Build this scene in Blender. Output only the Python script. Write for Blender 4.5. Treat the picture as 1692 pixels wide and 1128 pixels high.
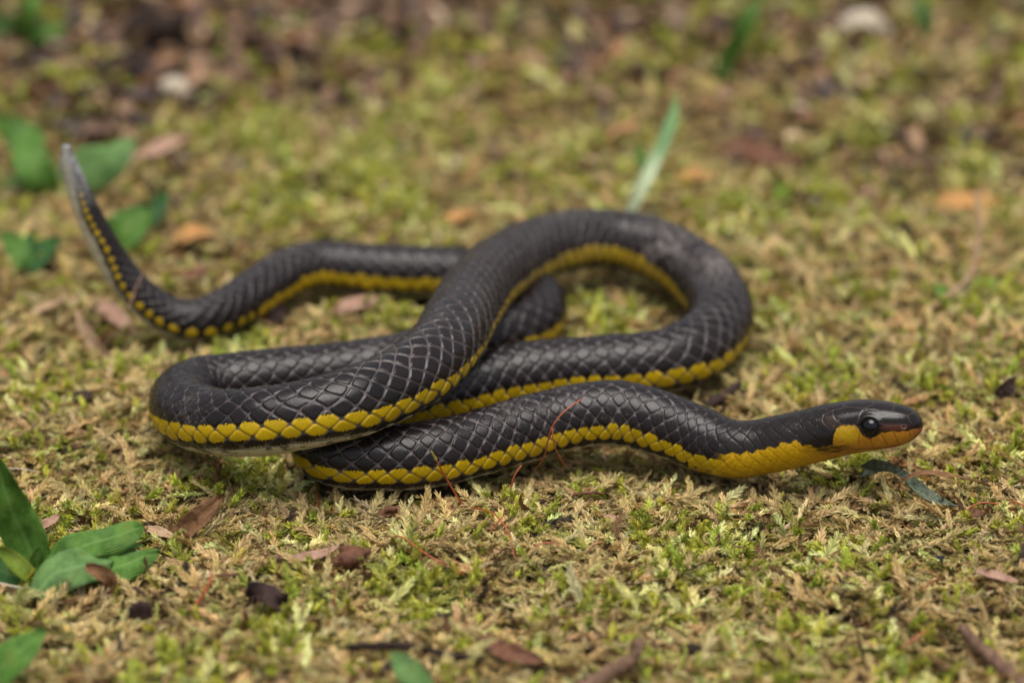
import bpy, math, random
import numpy as np
from mathutils import Vector, Matrix

for o in list(bpy.data.objects):
    bpy.data.objects.remove(o)
scene = bpy.context.scene
MM = 0.001

# ------------------------------------------------------------------ camera
PITCH = math.radians(24.0)
LENS, SENSOR = 90.0, 36.0
W0, H0 = 1692.0, 1128.0                 # photograph's pixels, used to lay the place out
FPX = W0 * LENS / SENSOR
CAM_H = 0.1772
CAM_D = CAM_H / math.tan(PITCH)
CAM = np.array([0.0, -CAM_D, CAM_H])
cam_data = bpy.data.cameras.new("camera")
cam = bpy.data.objects.new("camera", cam_data)
scene.collection.objects.link(cam)
cam.location = CAM
cam.rotation_euler = (math.pi / 2 - PITCH, 0, 0)
cam_data.lens = LENS
cam_data.sensor_width = SENSOR
cam_data.clip_start = 0.01
cam_data.clip_end = 100.0
cam_data.dof.use_dof = True
cam_data.dof.focus_distance = 0.377
cam_data.dof.aperture_fstop = 10.5
cam_data.dof.aperture_blades = 9
scene.camera = cam

# ------------------------------------------------------------------ sky + sun (soft light under a thin cloud cover)
SUN_EL, SUN_AZ = math.radians(83), math.radians(165)
world = bpy.data.worlds.new("World")
scene.world = world
world.use_nodes = True
wn = world.node_tree
bg = wn.nodes["Background"]
sky = wn.nodes.new("ShaderNodeTexSky")
sky.sky_type = 'NISHITA'
sky.sun_disc = False
sky.sun_elevation = SUN_EL
sky.sun_rotation = SUN_AZ
sky.dust_density = 4.0
hs = wn.nodes.new("ShaderNodeHueSaturation")      # cloud cover greys the sky
hs.inputs["Saturation"].default_value = 0.3
wn.links.new(sky.outputs[0], hs.inputs["Color"])
wn.links.new(hs.outputs[0], bg.inputs["Color"])
bg.inputs["Strength"].default_value = 0.065
sun_data = bpy.data.lights.new("sun", 'SUN')
sun_data.energy = 1.5
sun_data.angle = math.radians(48)
sun_data.color = (1.0, 0.96, 0.90)
sun = bpy.data.objects.new("sun", sun_data)
scene.collection.objects.link(sun)
sd = Vector((math.sin(SUN_AZ) * math.cos(SUN_EL), math.cos(SUN_AZ) * math.cos(SUN_EL), math.sin(SUN_EL)))
sun.rotation_euler = sd.to_track_quat('Z', 'Y').to_euler()

scene.view_settings.view_transform = 'Standard'
scene.view_settings.look = 'None'
scene.view_settings.gamma = 1.0
scene.view_settings.use_curve_mapping = False
scene.view_settings.exposure = 1.22
scene.render.engine = 'CYCLES'
scene.render.resolution_x, scene.render.resolution_y = 1024, 682

C = scene.collection
RNG = np.random.default_rng(11)

# ------------------------------------------------------------------ helpers
FWD = np.array([0, math.cos(PITCH), -math.sin(PITCH)])
DWN = np.array([0, -math.sin(PITCH), -math.cos(PITCH)])
RGT = np.array([1.0, 0, 0])

def pix(px, py, z=0.0):
    """world point at height z (mm) seen at photograph pixel (px, py); metres"""
    d = FWD + RGT * ((px - W0 / 2) / FPX) + DWN * ((py - H0 / 2) / FPX)
    t = (z * MM - CAM[2]) / d[2]
    return CAM + d * t

def to_px(P):
    P = np.asarray(P) - CAM
    dep = P @ FWD
    return np.stack([P @ RGT / dep * FPX + W0 / 2, P @ DWN / dep * FPX + H0 / 2], -1)

_tab = np.random.default_rng(5).random((256, 256))
def vnoise(x, y):
    x = np.asarray(x, float); y = np.asarray(y, float)
    xi = np.floor(x).astype(int); yi = np.floor(y).astype(int)
    fx = x - xi; fy = y - yi
    fx = fx * fx * (3 - 2 * fx); fy = fy * fy * (3 - 2 * fy)
    g = lambda a, b: _tab[(a) & 255, (b) & 255]
    return ((g(xi, yi) * (1 - fx) + g(xi + 1, yi) * fx) * (1 - fy)
            + (g(xi, yi + 1) * (1 - fx) + g(xi + 1, yi + 1) * fx) * fy)

def fbm(x, y, n=3):
    a, s, t = 1.0, 0.0, 0.0
    for i in range(n):
        s = s + a * vnoise(x * 2 ** i + 17.3 * i, y * 2 ** i + 5.1 * i); t += a; a *= 0.5
    return s / t

def sstep(a, b, x):
    t = np.clip((x - a) / (b - a), 0, 1)
    return t * t * (3 - 2 * t)

def mesh_np(name, V, F, smooth=True):
    me = bpy.data.meshes.new(name)
    me.from_pydata([tuple(v) for v in V], [], [tuple(f) for f in F])
    me.update()
    if smooth:
        me.polygons.foreach_set("use_smooth", [True] * len(me.polygons))
    return me

def link(name, me, parent=None, mat=None):
    o = bpy.data.objects.new(name, me)
    C.objects.link(o)
    if mat is not None:
        me.materials.clear(); me.materials.append(mat)
    if parent is not None:
        o.parent = parent
        o.matrix_parent_inverse = Matrix.Translation(-parent.location)
    return o

def empty(name, loc):
    o = bpy.data.objects.new(name, None)
    o.empty_display_size = 0.003
    C.objects.link(o)
    o.location = Vector(loc)
    return o

def tag(o, label, cat, group=None, kind=None):
    if label: o["label"] = label
    if cat: o["category"] = cat
    if group: o["group"] = group
    if kind: o["kind"] = kind
    return o

def spline(P, per=40):
    """natural cubic spline through control points (chord-length), dense samples and their parameter index"""
    P = np.asarray(P, float); n = len(P)
    d = np.linalg.norm(np.diff(P[:, :3], axis=0), axis=1) ** 0.75
    t = np.concatenate([[0], np.cumsum(d)])
    h = np.diff(t)
    A = np.zeros((n, n)); B = np.zeros((n, P.shape[1]))
    A[0, 0] = A[-1, -1] = 1
    for i in range(1, n - 1):
        A[i, i - 1] = h[i - 1]; A[i, i] = 2 * (h[i - 1] + h[i]); A[i, i + 1] = h[i]
        B[i] = 6 * ((P[i + 1] - P[i]) / h[i] - (P[i] - P[i - 1]) / h[i - 1])
    M = np.linalg.solve(A, B)
    out = []
    for i in range(n - 1):
        u = np.linspace(0, 1, per, endpoint=False)[:, None] * h[i]
        a = (M[i + 1] - M[i]) / (6 * h[i]); b = M[i] / 2
        c = (P[i + 1] - P[i]) / h[i] - h[i] * (2 * M[i] + M[i + 1]) / 6
        out.append(P[i] + u * (c + u * (b + u * a)))
    out.append(P[-1:])
    return np.concatenate(out)

# ------------------------------------------------------------------ materials
def new_mat(name):
    m = bpy.data.materials.new(name); m.use_nodes = True
    nt = m.node_tree
    return m, nt, nt.nodes["Principled BSDF"]

def N(nt, t, **kw):
    n = nt.nodes.new(t)
    for k, v in kw.items(): setattr(n, k, v)
    return n

def noise_node(nt, scale, detail=4.0, rough=0.6, coord='Object'):
    tc = N(nt, "ShaderNodeTexCoord"); nz = N(nt, "ShaderNodeTexNoise")
    nz.inputs["Scale"].default_value = scale
    nz.inputs["Detail"].default_value = detail
    nz.inputs["Roughness"].default_value = rough
    nt.links.new(tc.outputs[coord], nz.inputs["Vector"])
    return nz

def ramp(nt, stops):
    r = N(nt, "ShaderNodeValToRGB")
    while len(r.color_ramp.elements) < len(stops): r.color_ramp.elements.new(0.5)
    for e, (p, c) in zip(r.color_ramp.elements, stops):
        e.position = p; e.color = (*c, 1)
    return r

def translucent_mix(nt, bsdf, colsock, fac):
    tr = N(nt, "ShaderNodeBsdfTranslucent"); mx = N(nt, "ShaderNodeMixShader")
    mx.inputs[0].default_value = fac
    nt.links.new(colsock, tr.inputs["Color"])
    out = [n for n in nt.nodes if n.type == 'OUTPUT_MATERIAL'][0]
    nt.links.new(bsdf.outputs[0], mx.inputs[1]); nt.links.new(tr.outputs[0], mx.inputs[2])
    nt.links.new(mx.outputs[0], out.inputs["Surface"])

def mat_litter(name, a, b, rough=0.7, scale=900, transl=0.15, bump=0.4, stripes=True):
    """dry plant matter: noise between two colours, streaks along the blade (uv)"""
    m, nt, b_ = new_mat(name)
    nz = noise_node(nt, scale, 5)
    r = ramp(nt, [(0.3, a), (0.7, b)])
    uv = N(nt, "ShaderNodeUVMap"); mp = N(nt, "ShaderNodeMapping")
    mp.inputs["Scale"].default_value = (2.0, 38.0, 1.0)
    n2 = N(nt, "ShaderNodeTexNoise"); n2.inputs["Scale"].default_value = 1.0; n2.inputs["Detail"].default_value = 3
    nt.links.new(uv.outputs[0], mp.inputs[0]); nt.links.new(mp.outputs[0], n2.inputs["Vector"])
    mul = N(nt, "ShaderNodeMix", data_type='RGBA', blend_type='MULTIPLY'); mul.inputs[0].default_value = 0.7
    r2 = ramp(nt, [(0.35, (0.45, 0.42, 0.4)), (0.65, (1.15, 1.12, 1.1))])
    nt.links.new(n2.outputs[0], r2.inputs[0]); nt.links.new(nz.outputs[0], r.inputs[0])
    nt.links.new(r.outputs[0], mul.inputs[6]); nt.links.new(r2.outputs[0], mul.inputs[7])
    nt.links.new(mul.outputs[2], b_.inputs["Base Color"])
    b_.inputs["Roughness"].default_value = rough
    b_.inputs["Specular IOR Level"].default_value = 0.18
    bp = N(nt, "ShaderNodeBump"); bp.inputs["Strength"].default_value = bump; bp.inputs["Distance"].default_value = 0.0002
    nt.links.new(n2.outputs[0], bp.inputs["Height"]); nt.links.new(bp.outputs[0], b_.inputs["Normal"])
    if transl: translucent_mix(nt, b_, mul.outputs[2], transl)
    return m

def mat_leaf(name, a, b, vein, rough=0.42):
    m, nt, b_ = new_mat(name)
    nz = noise_node(nt, 420, 6, 0.7)
    r = ramp(nt, [(0.36, tuple(0.75 * q for q in a)), (0.64, tuple(1.12 * q for q in b))])
    nt.links.new(nz.outputs[0], r.inputs[0])
    uv = N(nt, "ShaderNodeUVMap"); sep = N(nt, "ShaderNodeSeparateXYZ")
    nt.links.new(uv.outputs[0], sep.inputs[0])
    # fine parallel veins across the blade + paler midrib
    mth = N(nt, "ShaderNodeMath", operation='MULTIPLY'); mth.inputs[1].default_value = 95.0
    sn = N(nt, "ShaderNodeMath", operation='SINE')
    nt.links.new(sep.outputs[1], mth.inputs[0]); nt.links.new(mth.outputs[0], sn.inputs[0])
    mid = N(nt, "ShaderNodeMath", operation='SUBTRACT'); mid.inputs[1].default_value = 0.5
    ab = N(nt, "ShaderNodeMath", operation='ABSOLUTE')
    nt.links.new(sep.outputs[1], mid.inputs[0]); nt.links.new(mid.outputs[0], ab.inputs[0])
    mr = N(nt, "ShaderNodeMapRange"); mr.inputs[1].default_value = 0.02; mr.inputs[2].default_value = 0.07
    mr.inputs[3].default_value = 0.55; mr.inputs[4].default_value = 0.0
    nt.links.new(ab.outputs[0], mr.inputs[0])
    mx = N(nt, "ShaderNodeMix", data_type='RGBA'); mx.inputs[7].default_value = (*vein, 1)
    nt.links.new(mr.outputs[0], mx.inputs[0]); nt.links.new(r.outputs[0], mx.inputs[6])
    # blemishes
    nb = noise_node(nt, 420, 3)
    rb = N(nt, "ShaderNodeMapRange"); rb.inputs[1].default_value = 0.60; rb.inputs[2].default_value = 0.70
    rb.inputs[3].default_value = 0; rb.inputs[4].default_value = 0.6
    nt.links.new(nb.outputs[0], rb.inputs[0])
    mb = N(nt, "ShaderNodeMix", data_type='RGBA'); mb.inputs[7].default_value = (0.16, 0.17, 0.03, 1)
    nt.links.new(rb.outputs[0], mb.inputs[0]); nt.links.new(mx.outputs[2], mb.inputs[6])
    nt.links.new(mb.outputs[2], b_.inputs["Base Color"])
    b_.inputs["Roughness"].default_value = rough
    b_.inputs["Specular IOR Level"].default_value = 0.3
    bp = N(nt, "ShaderNodeBump"); bp.inputs["Strength"].default_value = 0.5; bp.inputs["Distance"].default_value = 0.00015
    ad = N(nt, "ShaderNodeMath", operation='ADD')
    nt.links.new(sn.outputs[0], ad.inputs[0]); nt.links.new(nb.outputs[0], ad.inputs[1])
    nt.links.new(ad.outputs[0], bp.inputs["Height"]); nt.links.new(bp.outputs[0], b_.inputs["Normal"])
    translucent_mix(nt, b_, mb.outputs[2], 0.28)
    return m

def mat_plain(name, a, b, rough=0.6, scale=1500, bump=0.3, spec=0.5):
    m, nt, b_ = new_mat(name)
    nz = noise_node(nt, scale, 5)
    r = ramp(nt, [(0.3, a), (0.7, b)])
    nt.links.new(nz.outputs[0], r.inputs[0]); nt.links.new(r.outputs[0], b_.inputs["Base Color"])
    b_.inputs["Roughness"].default_value = rough
    b_.inputs["Specular IOR Level"].default_value = spec
    bp = N(nt, "ShaderNodeBump"); bp.inputs["Strength"].default_value = bump; bp.inputs["Distance"].default_value = 0.0003
    nt.links.new(nz.outputs[0], bp.inputs["Height"]); nt.links.new(bp.outputs[0], b_.inputs["Normal"])
    return m

def attr(nt, name, typ='GEOMETRY'):
    a = N(nt, "ShaderNodeAttribute"); a.attribute_name = name; a.attribute_type = typ
    return a

# moss: colour carried by each shoot, brightness by each leaf
def mat_moss():
    m, nt, b_ = new_mat("moss_leaf")
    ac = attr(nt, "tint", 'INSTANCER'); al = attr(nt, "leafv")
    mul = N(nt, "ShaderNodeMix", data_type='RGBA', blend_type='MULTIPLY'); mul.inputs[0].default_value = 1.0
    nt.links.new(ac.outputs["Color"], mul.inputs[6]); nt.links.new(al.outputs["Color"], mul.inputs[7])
    nt.links.new(mul.outputs[2], b_.inputs["Base Color"])
    b_.inputs["Roughness"].default_value = 0.55
    b_.inputs["Specular IOR Level"].default_value = 0.35
    translucent_mix(nt, b_, mul.outputs[2], 0.24)
    return m

def mat_ground():
    m, nt, b_ = new_mat("soil")
    nz = noise_node(nt, 60, 8, 0.7); n2 = noise_node(nt, 500, 6, 0.7)
    r = ramp(nt, [(0.3, (0.035, 0.024, 0.012)), (0.5, (0.09, 0.06, 0.03)), (0.62, (0.13, 0.11, 0.03)), (0.8, (0.2, 0.15, 0.07))])
    nt.links.new(nz.outputs[0], r.inputs[0])
    r2 = ramp(nt, [(0.3, (0.5, 0.5, 0.5)), (0.7, (1.2, 1.2, 1.2))])
    nt.links.new(n2.outputs[0], r2.inputs[0])
    mul = N(nt, "ShaderNodeMix", data_type='RGBA', blend_type='MULTIPLY'); mul.inputs[0].default_value = 1.0
    nt.links.new(r.outputs[0], mul.inputs[6]); nt.links.new(r2.outputs[0], mul.inputs[7])
    nt.links.new(mul.outputs[2], b_.inputs["Base Color"])
    b_.inputs["Roughness"].default_value = 0.9
    bp = N(nt, "ShaderNodeBump"); bp.inputs["Distance"].default_value = 0.002; bp.inputs["Strength"].default_value = 0.8
    nt.links.new(n2.outputs[0], bp.inputs["Height"]); nt.links.new(bp.outputs[0], b_.inputs["Normal"])
    return m

def mat_snake():
    m, nt, b_ = new_mat("snake_skin")
    ac = attr(nt, "skin"); ar = attr(nt, "gloss")
    n1 = noise_node(nt, 2500, 5, 0.65)
    r1 = ramp(nt, [(0.25, (0.78, 0.78, 0.78)), (0.75, (1.15, 1.15, 1.15))])
    nt.links.new(n1.outputs[0], r1.inputs[0])
    mul = N(nt, "ShaderNodeMix", data_type='RGBA', blend_type='MULTIPLY'); mul.inputs[0].default_value = 1.0
    nt.links.new(ac.outputs["Color"], mul.inputs[6]); nt.links.new(r1.outputs[0], mul.inputs[7])
    # dust and dried mud, stronger in patches
    nd = noise_node(nt, 1700, 6, 0.75); npch = noise_node(nt, 70, 2)
    md = N(nt, "ShaderNodeMath", operation='MULTIPLY')
    nt.links.new(nd.outputs[0], md.inputs[0]); nt.links.new(npch.outputs[0], md.inputs[1])
    rd = N(nt, "ShaderNodeMapRange"); rd.inputs[1].default_value = 0.33; rd.inputs[2].default_value = 0.46
    rd.inputs[3].default_value = 0.0; rd.inputs[4].default_value = 0.22
    nt.links.new(md.outputs[0], rd.inputs[0])
    dm = N(nt, "ShaderNodeMath", operation='MULTIPLY')
    adu = attr(nt, "dust")
    nt.links.new(rd.outputs[0], dm.inputs[0]); nt.links.new(adu.outputs["Fac"], dm.inputs[1])
    mx = N(nt, "ShaderNodeMix", data_type='RGBA'); mx.inputs[7].default_value = (0.30, 0.26, 0.23, 1)
    nt.links.new(dm.outputs[0], mx.inputs[0]); nt.links.new(mul.outputs[2], mx.inputs[6])
    nt.links.new(mx.outputs[2], b_.inputs["Base Color"])
    ra = N(nt, "ShaderNodeMath", operation='ADD')
    rn = N(nt, "ShaderNodeMapRange"); rn.inputs[1].default_value = 0.3; rn.inputs[2].default_value = 0.7
    rn.inputs[3].default_value = -0.06; rn.inputs[4].default_value = 0.10
    nt.links.new(nd.outputs[0], rn.inputs[0])
    nt.links.new(ar.outputs["Fac"], ra.inputs[0]); nt.links.new(rn.outputs[0], ra.inputs[1])
    nt.links.new(ra.outputs[0], b_.inputs["Roughness"])
    b_.inputs["Specular IOR Level"].default_value = 0.29
    bp = N(nt, "ShaderNodeBump"); bp.inputs["Distance"].default_value = 0.00004; bp.inputs["Strength"].default_value = 0.5
    nt.links.new(nd.outputs[0], bp.inputs["Height"]); nt.links.new(bp.outputs[0], b_.inputs["Normal"])
    return m

# ------------------------------------------------------------------ the snake's course (photograph pixel, height mm, radius mm, turn of the near flank in deg)
COURSE = [
    (1525.7, 703.5, 12.2, 0.5, 0), (1504, 702, 12.2, 2.6, 0), (1480, 702.3, 12.0, 3.3, 0), (1447, 702.5, 11.6, 3.7, 0), (1420, 704, 11.1, 3.9, 0), (1391, 708.5, 10.4, 4.05, 0),
    (1348, 718.6, 8.9, 4.15, 0), (1310, 728, 7.6, 4.2, 0), (1265, 738, 6.0, 4.3, 12), (1215, 743, 4.9, 4.4, 12), (1160, 727, 5.0, 4.75, 12), (1100, 704, 6.3, 5.0, 14),
    (1040, 687, 7.3, 5.0, 14), (980, 685, 7.4, 4.95, 14), (900, 701, 6.4, 4.95, 14), (800, 730, 5.3, 5.0, 14), (700, 753, 4.8, 5.0, 14), (610, 757, 4.7, 5.0, 14),
    (548, 745, 4.7, 5.0, 14), (536, 716, 4.8, 5.0, 14), (580, 690, 4.8, 5.05, 17), (660, 668, 4.9, 5.1, 17), (760, 642, 5.0, 5.15, 17), (880, 618, 5.1, 5.2, 17),
    (1000, 609, 5.2, 5.25, 17), (1100, 597, 5.3, 5.3, 17), (1163, 567, 5.5, 5.35, 17), (1191, 522, 5.8, 5.35, 18), (1170, 470, 6.2, 5.4, 18), (1110, 425, 6.8, 5.45, 18),
    (1040, 402, 7.3, 5.5, 18), (960, 398, 8.2, 5.5, 18), (878, 416, 10.2, 5.5, 18), (800, 466, 13.6, 5.45, 18), (758, 530, 15.9, 5.4, 18), (718, 590, 15.9, 5.3, 20),
    (655, 636, 15.2, 5.25, 20), (570, 670, 14.6, 5.2, 20), (480, 691, 13.2, 5.15, 30), (390, 700, 11.0, 5.1, 30), (325, 690, 8.6, 5.05, 30), (301, 664, 6.6, 5.0, 30),
    (335, 642, 5.4, 5.0, 17), (410, 633, 5.0, 5.0, 17), (510, 622, 4.9, 4.95, 17), (620, 609, 4.9, 4.9, 17), (720, 585, 4.8, 4.9, 17), (810, 558, 4.7, 4.85, 17),
    (872, 535, 4.6, 4.8, 17), (890, 505, 4.6, 4.75, 17), (855, 473, 4.6, 4.7, 17), (780, 456, 4.5, 4.65, 17), (700, 450, 4.5, 4.6, 17), (610, 446, 4.5, 4.55, 17),
    (540, 440, 4.9, 4.45, 17), (480, 450, 5.0, 4.35, 17), (425, 482, 4.4, 4.15, 17), (375, 512, 3.9, 3.95, 17), (325, 530, 3.8, 3.7, 17), (278, 522, 5.0, 3.4, 24),
    (233, 490, 8.5, 3.05, 30), (196, 446, 13.0, 2.75, 44), (166, 395, 18.5, 2.45, 50), (141, 343, 24.0, 2.1, 52), (122, 294, 29.2, 1.7, 52), (111, 258, 33.2, 1.15, 52),
    (110, 240, 35.2, 0.45, 52),
]
CP = np.array([np.concatenate([pix(a, b, z), [r * MM, roll]]) for a, b, z, r, roll in COURSE])
dense = spline(CP, 60)
seg = np.linalg.norm(np.diff(dense[:, :3], axis=0), axis=1)
S = np.concatenate([[0], np.cumsum(seg)])
LEN = S[-1]
HEAD_S = np.array([0, .06, .15, .35, .65, 1.2, 1.95, 3.0, 4.15, 5.6, 7.1, 9.6, 12.2, 16, 19.5]) * MM
HEAD_R = np.array([.05, .42, .72, 1.08, 1.48, 2.02, 2.55, 2.98, 3.28, 3.52, 3.69, 3.90, 4.03, 4.15, 4.2]) * MM
ctrl = spline(CP[:, :3], 60)

def body_radius(s):
    r = np.interp(s, S, dense[:, 3])
    rh = np.interp(s, HEAD_S, HEAD_R)
    return np.where(s < 17 * MM, rh, np.where(s < 21 * MM, rh + (r - rh) * sstep(17 * MM, 21 * MM, s), r))

# coarse course used by ground and litter to keep clear of the body
_cs = np.linspace(0, LEN, 700)
COURSE_P = np.stack([np.interp(_cs, S, dense[:, i]) for i in range(3)], -1)
COURSE_R = body_radius(_cs)

def clearance(x, y):
    """horizontal distance to the body (minus its radius) and the lowest body underside close by"""
    x = np.atleast_1d(x); y = np.atleast_1d(y)
    best = np.full(x.shape, 1e3); low = np.full(x.shape, 1e3)
    for i in range(0, len(COURSE_P), 2):
        p, r = COURSE_P[i], COURSE_R[i]
        d = np.hypot(x - p[0], y - p[1])
        under = p[2] - r
        best = np.where((d - r < best) & (under < 3 * MM), d - r, best)
        # height of the underside over this point
        zz = np.where(d < r, p[2] - np.sqrt(np.maximum(r * r - d * d, 0)), 1e3)
        low = np.minimum(low, zz)
    return best, low

def ground_z(x, y):
    x = np.asarray(x, float); y = np.asarray(y, float)
    z = (fbm(x * 28 + 3, y * 28 + 9, 2) - 0.5) * 7.0 * MM + (fbm(x * 90 + 31, y * 90, 2) - 0.5) * 2.6 * MM
    z = z + np.clip(y - 0.09, 0, 0.4) * 0.05
    return z - 2.2 * MM

def ground_final(x, y):
    z = ground_z(x, y)
    shp = z.shape
    b, low = clearance(x.ravel(), y.ravel())
    w = sstep(16 * MM, 0, b).reshape(shp)
    z = z * (1 - w) + w * (-2.0 * MM + (z + 2.2 * MM) * 0.25)
    return np.minimum(z, low.reshape(shp) - 1.2 * MM)

# ground lookup grid
GX = np.arange(-0.30, 0.3001, 0.002); GY = np.arange(-0.22, 0.7001, 0.002)
gx, gy = np.meshgrid(GX, GY, indexing='ij')
GZ = ground_final(gx, gy)
def gz(x, y):
    fx = np.clip((np.asarray(x) - GX[0]) / 0.002, 0, len(GX) - 1.001); fy = np.clip((np.asarray(y) - GY[0]) / 0.002, 0, len(GY) - 1.001)
    i = fx.astype(int); j = fy.astype(int); a = fx - i; b = fy - j
    return (GZ[i, j] * (1 - a) + GZ[i + 1, j] * a) * (1 - b) + (GZ[i, j + 1] * (1 - a) + GZ[i + 1, j + 1] * a) * b
MOSS_T = 1.7          # mm of moss over the soil

def on_moss(px, py, lift=0.0):
    """point of the moss surface seen at the pixel, plus a lift in mm"""
    z = 0.0
    for _ in range(6):
        P = pix(px, py, z + lift)
        z = float(gz(P[0], P[1])) / MM + MOSS_T
    return pix(px, py, z + lift)

# ------------------------------------------------------------------ ground sheet
def build_ground():
    def axis(lo, hi):
        core = np.arange(lo, hi + 1e-9, 0.004)
        out = np.geomspace(0.006, 30.0, 26)
        return np.concatenate([lo - out[::-1], core, hi + out])
    xs, ys = axis(-0.29, 0.29), axis(-0.21, 0.69)
    X, Y = np.meshgrid(xs, ys, indexing='ij')
    Z = np.where((np.abs(X) < 0.295) & (Y > -0.215) & (Y < 0.695), gz(X, Y), np.minimum(ground_z(X, Y), 0.06) * 1.0)
    n, m_ = X.shape
    V = np.stack([X, Y, Z], -1).reshape(-1, 3)
    I = np.arange(n * m_).reshape(n, m_)
    F = np.stack([I[:-1, :-1], I[1:, :-1], I[1:, 1:], I[:-1, 1:]], -1).reshape(-1, 4)
    o = link("ground", mesh_np("ground", V, F.tolist()), None, mat_ground())
    tag(o, "brown soil under the moss carpet", "ground", kind="structure")
build_ground()

# ------------------------------------------------------------------ the snake
def build_snake():
    # ring stations: dense on the head
    ss = [0.0]
    while ss[-1] < LEN:
        s = ss[-1]
        step = 0.02 if s < 0.4 * MM else (0.07 if s < 19 * MM else (0.115 if s < 0.2 else 0.14))
        ss.append(s + step * MM)
    ss = np.array(ss); ss = ss[ss < LEN - 0.02 * MM]
    n = len(ss); m = 232
    P = np.stack([np.interp(ss, S, dense[:, i]) for i in range(3)], -1)
    # smooth tangents
    fine = np.gradient(P, ss, axis=0)
    k = 25
    pad = np.pad(fine, ((k, k), (0, 0)), mode='edge')
    ker = np.hanning(2 * k + 1); ker /= ker.sum()
    T = np.stack([np.convolve(pad[:, i], ker, mode='valid') for i in range(3)], -1)
    T /= np.linalg.norm(T, axis=1)[:, None]
    up = np.array([0, 0, 1.0])
    U = up - (T @ up)[:, None] * T
    U /= np.linalg.norm(U, axis=1)[:, None]
    Sd = np.cross(T, U)
    R = body_radius(ss)
    # light smoothing of the radius away from the snout
    Rp = np.pad(R, (k, k), mode='edge')
    Rs = np.convolve(Rp, ker, mode='valid')
    w = sstep(0.5 * MM, 3 * MM, ss)
    R = R * (1 - w) + Rs * w
    # muscles: faint irregularity
    R = R * (1 + 0.012 * np.sin(ss * 420) * sstep(20 * MM, 40 * MM, ss) + 0.008 * np.sin(ss * 910 + 1))
    roll = np.radians(np.interp(ss, S, dense[:, 4])) * (Sd @ np.array([0, -1.0, 0]))
    th = np.linspace(-np.pi, np.pi, m, endpoint=False)          # 0 = belly
    TH, _ = np.meshgrid(th, ss)
    A = np.degrees(np.abs(TH))
    RR = R[:, None]
    # scale lattice
    Lf = np.interp(ss, [0, 14 * MM, 26 * MM, 45 * MM, 80 * MM, LEN], [0.46, 0.46, 0.46, 0.50, 0.55, 0.66])
    u = np.concatenate([[0], np.cumsum(np.diff(ss) / (Lf * np.maximum(R, 0.8 * MM))[:-1])])[:, None] + np.zeros_like(A)
    wob = 0.05 * np.sin(u * 1.7 + A * 0.09) + 0.22 * (vnoise(u * 0.9 + 50 * (TH > 0), A * 0.045) - 0.5)
    u = u + wob
    v = (A - 35.0) / 17.06 + 0.5 + 0.32 * (vnoise(u * 0.8 + 20 + 50 * (TH > 0), A * 0.04 + 7) - 0.5) * sstep(40, 70, A) * sstep(180, 150, A)
    v = np.minimum(v, 9 - np.abs(9 - v))
    best = np.full(A.shape, 9.0); brow = np.zeros(A.shape, int); bdu = np.zeros(A.shape); bdv = np.zeros(A.shape); bid = np.zeros(A.shape)
    q = 1.22
    v0 = np.floor(v).astype(int)
    for kk in (-1, 0, 1, 2):
        row = v0 + kk
        off = 0.5 * (row % 2)
        uc = np.round(u - off) + off
        du = u - uc; dv = v - row
        d = (np.abs(2 * du) ** q + np.abs(dv) ** q) ** (1 / q)
        d = np.where((row < 1) | (row > 9), 9, d)
        c = d < best
        best = np.where(c, d, best); brow = np.where(c, row, brow); bdu = np.where(c, du, bdu); bdv = np.where(c, dv, bdv)
        bid = np.where(c, uc * 17.13 + row * 5.77 + np.sign(TH) * 2.1, bid)
    ventral = A < 35.0
    # ventral plates
    fu = (u % 1.0)
    plate = sstep(0, 0.10, fu)
    rnd = np.abs(np.sin(bid * 12.9898) * 43758.5453) % 1.0
    rnd2 = np.abs(np.sin(bid * 78.233) * 12543.21) % 1.0
    # photograph coordinates of the head's near side (both sides alike)
    rp = RR / (0.0909 * MM)
    smm = ss[:, None] / MM
    HX = 1525.7 - smm / 0.0909 * 0.995
    CYx = np.interp(HX, [1220, 1265, 1310, 1348, 1391, 1420, 1447, 1480, 1504, 1525.7], [743, 738, 728, 718.6, 708.5, 704, 702.5, 702.3, 702, 703.5])
    lift = np.interp(ss, S, dense[:, 4])[:, None]
    HY = CYx - np.sin(np.clip(np.radians(A + lift - 112.0), -1.57, 1.57)) * rp
    HXg = HX + np.zeros_like(A)
    head = sstep(1372, 1392, HXg + 6 * np.sin(HY * 0.4))        # 1 on the head shields
    # ---- relief
    hs_ = 1 - sstep(0.70, 0.905, best)
    dorsal = np.where(ventral, 0, hs_)
    rel = dorsal * 0.040 + np.where(ventral, 0.0, bdu * 0.045 * hs_) + (rnd - 0.5) * 0.006 * hs_
    rel = np.where(ventral, 0.024 * plate + 0.012 * fu, rel)
    relamp = np.interp(ss, [0, 12 * MM, 20 * MM, 34 * MM, 60 * MM, LEN], [0, 0.25, 0.28, 0.6, 1, 0.9])[:, None]
    rel = rel * relamp * (1 - head)
    # ---- head lines
    def seg_d(ax, ay, bx, by):
        vx, vy = bx - ax, by - ay
        t = np.clip(((HXg - ax) * vx + (HY - ay) * vy) / (vx * vx + vy * vy), 0, 1)
        return np.hypot(HXg - ax - t * vx, HY - ay - t * vy)
    sut = np.full(A.shape, 99.0)
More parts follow.
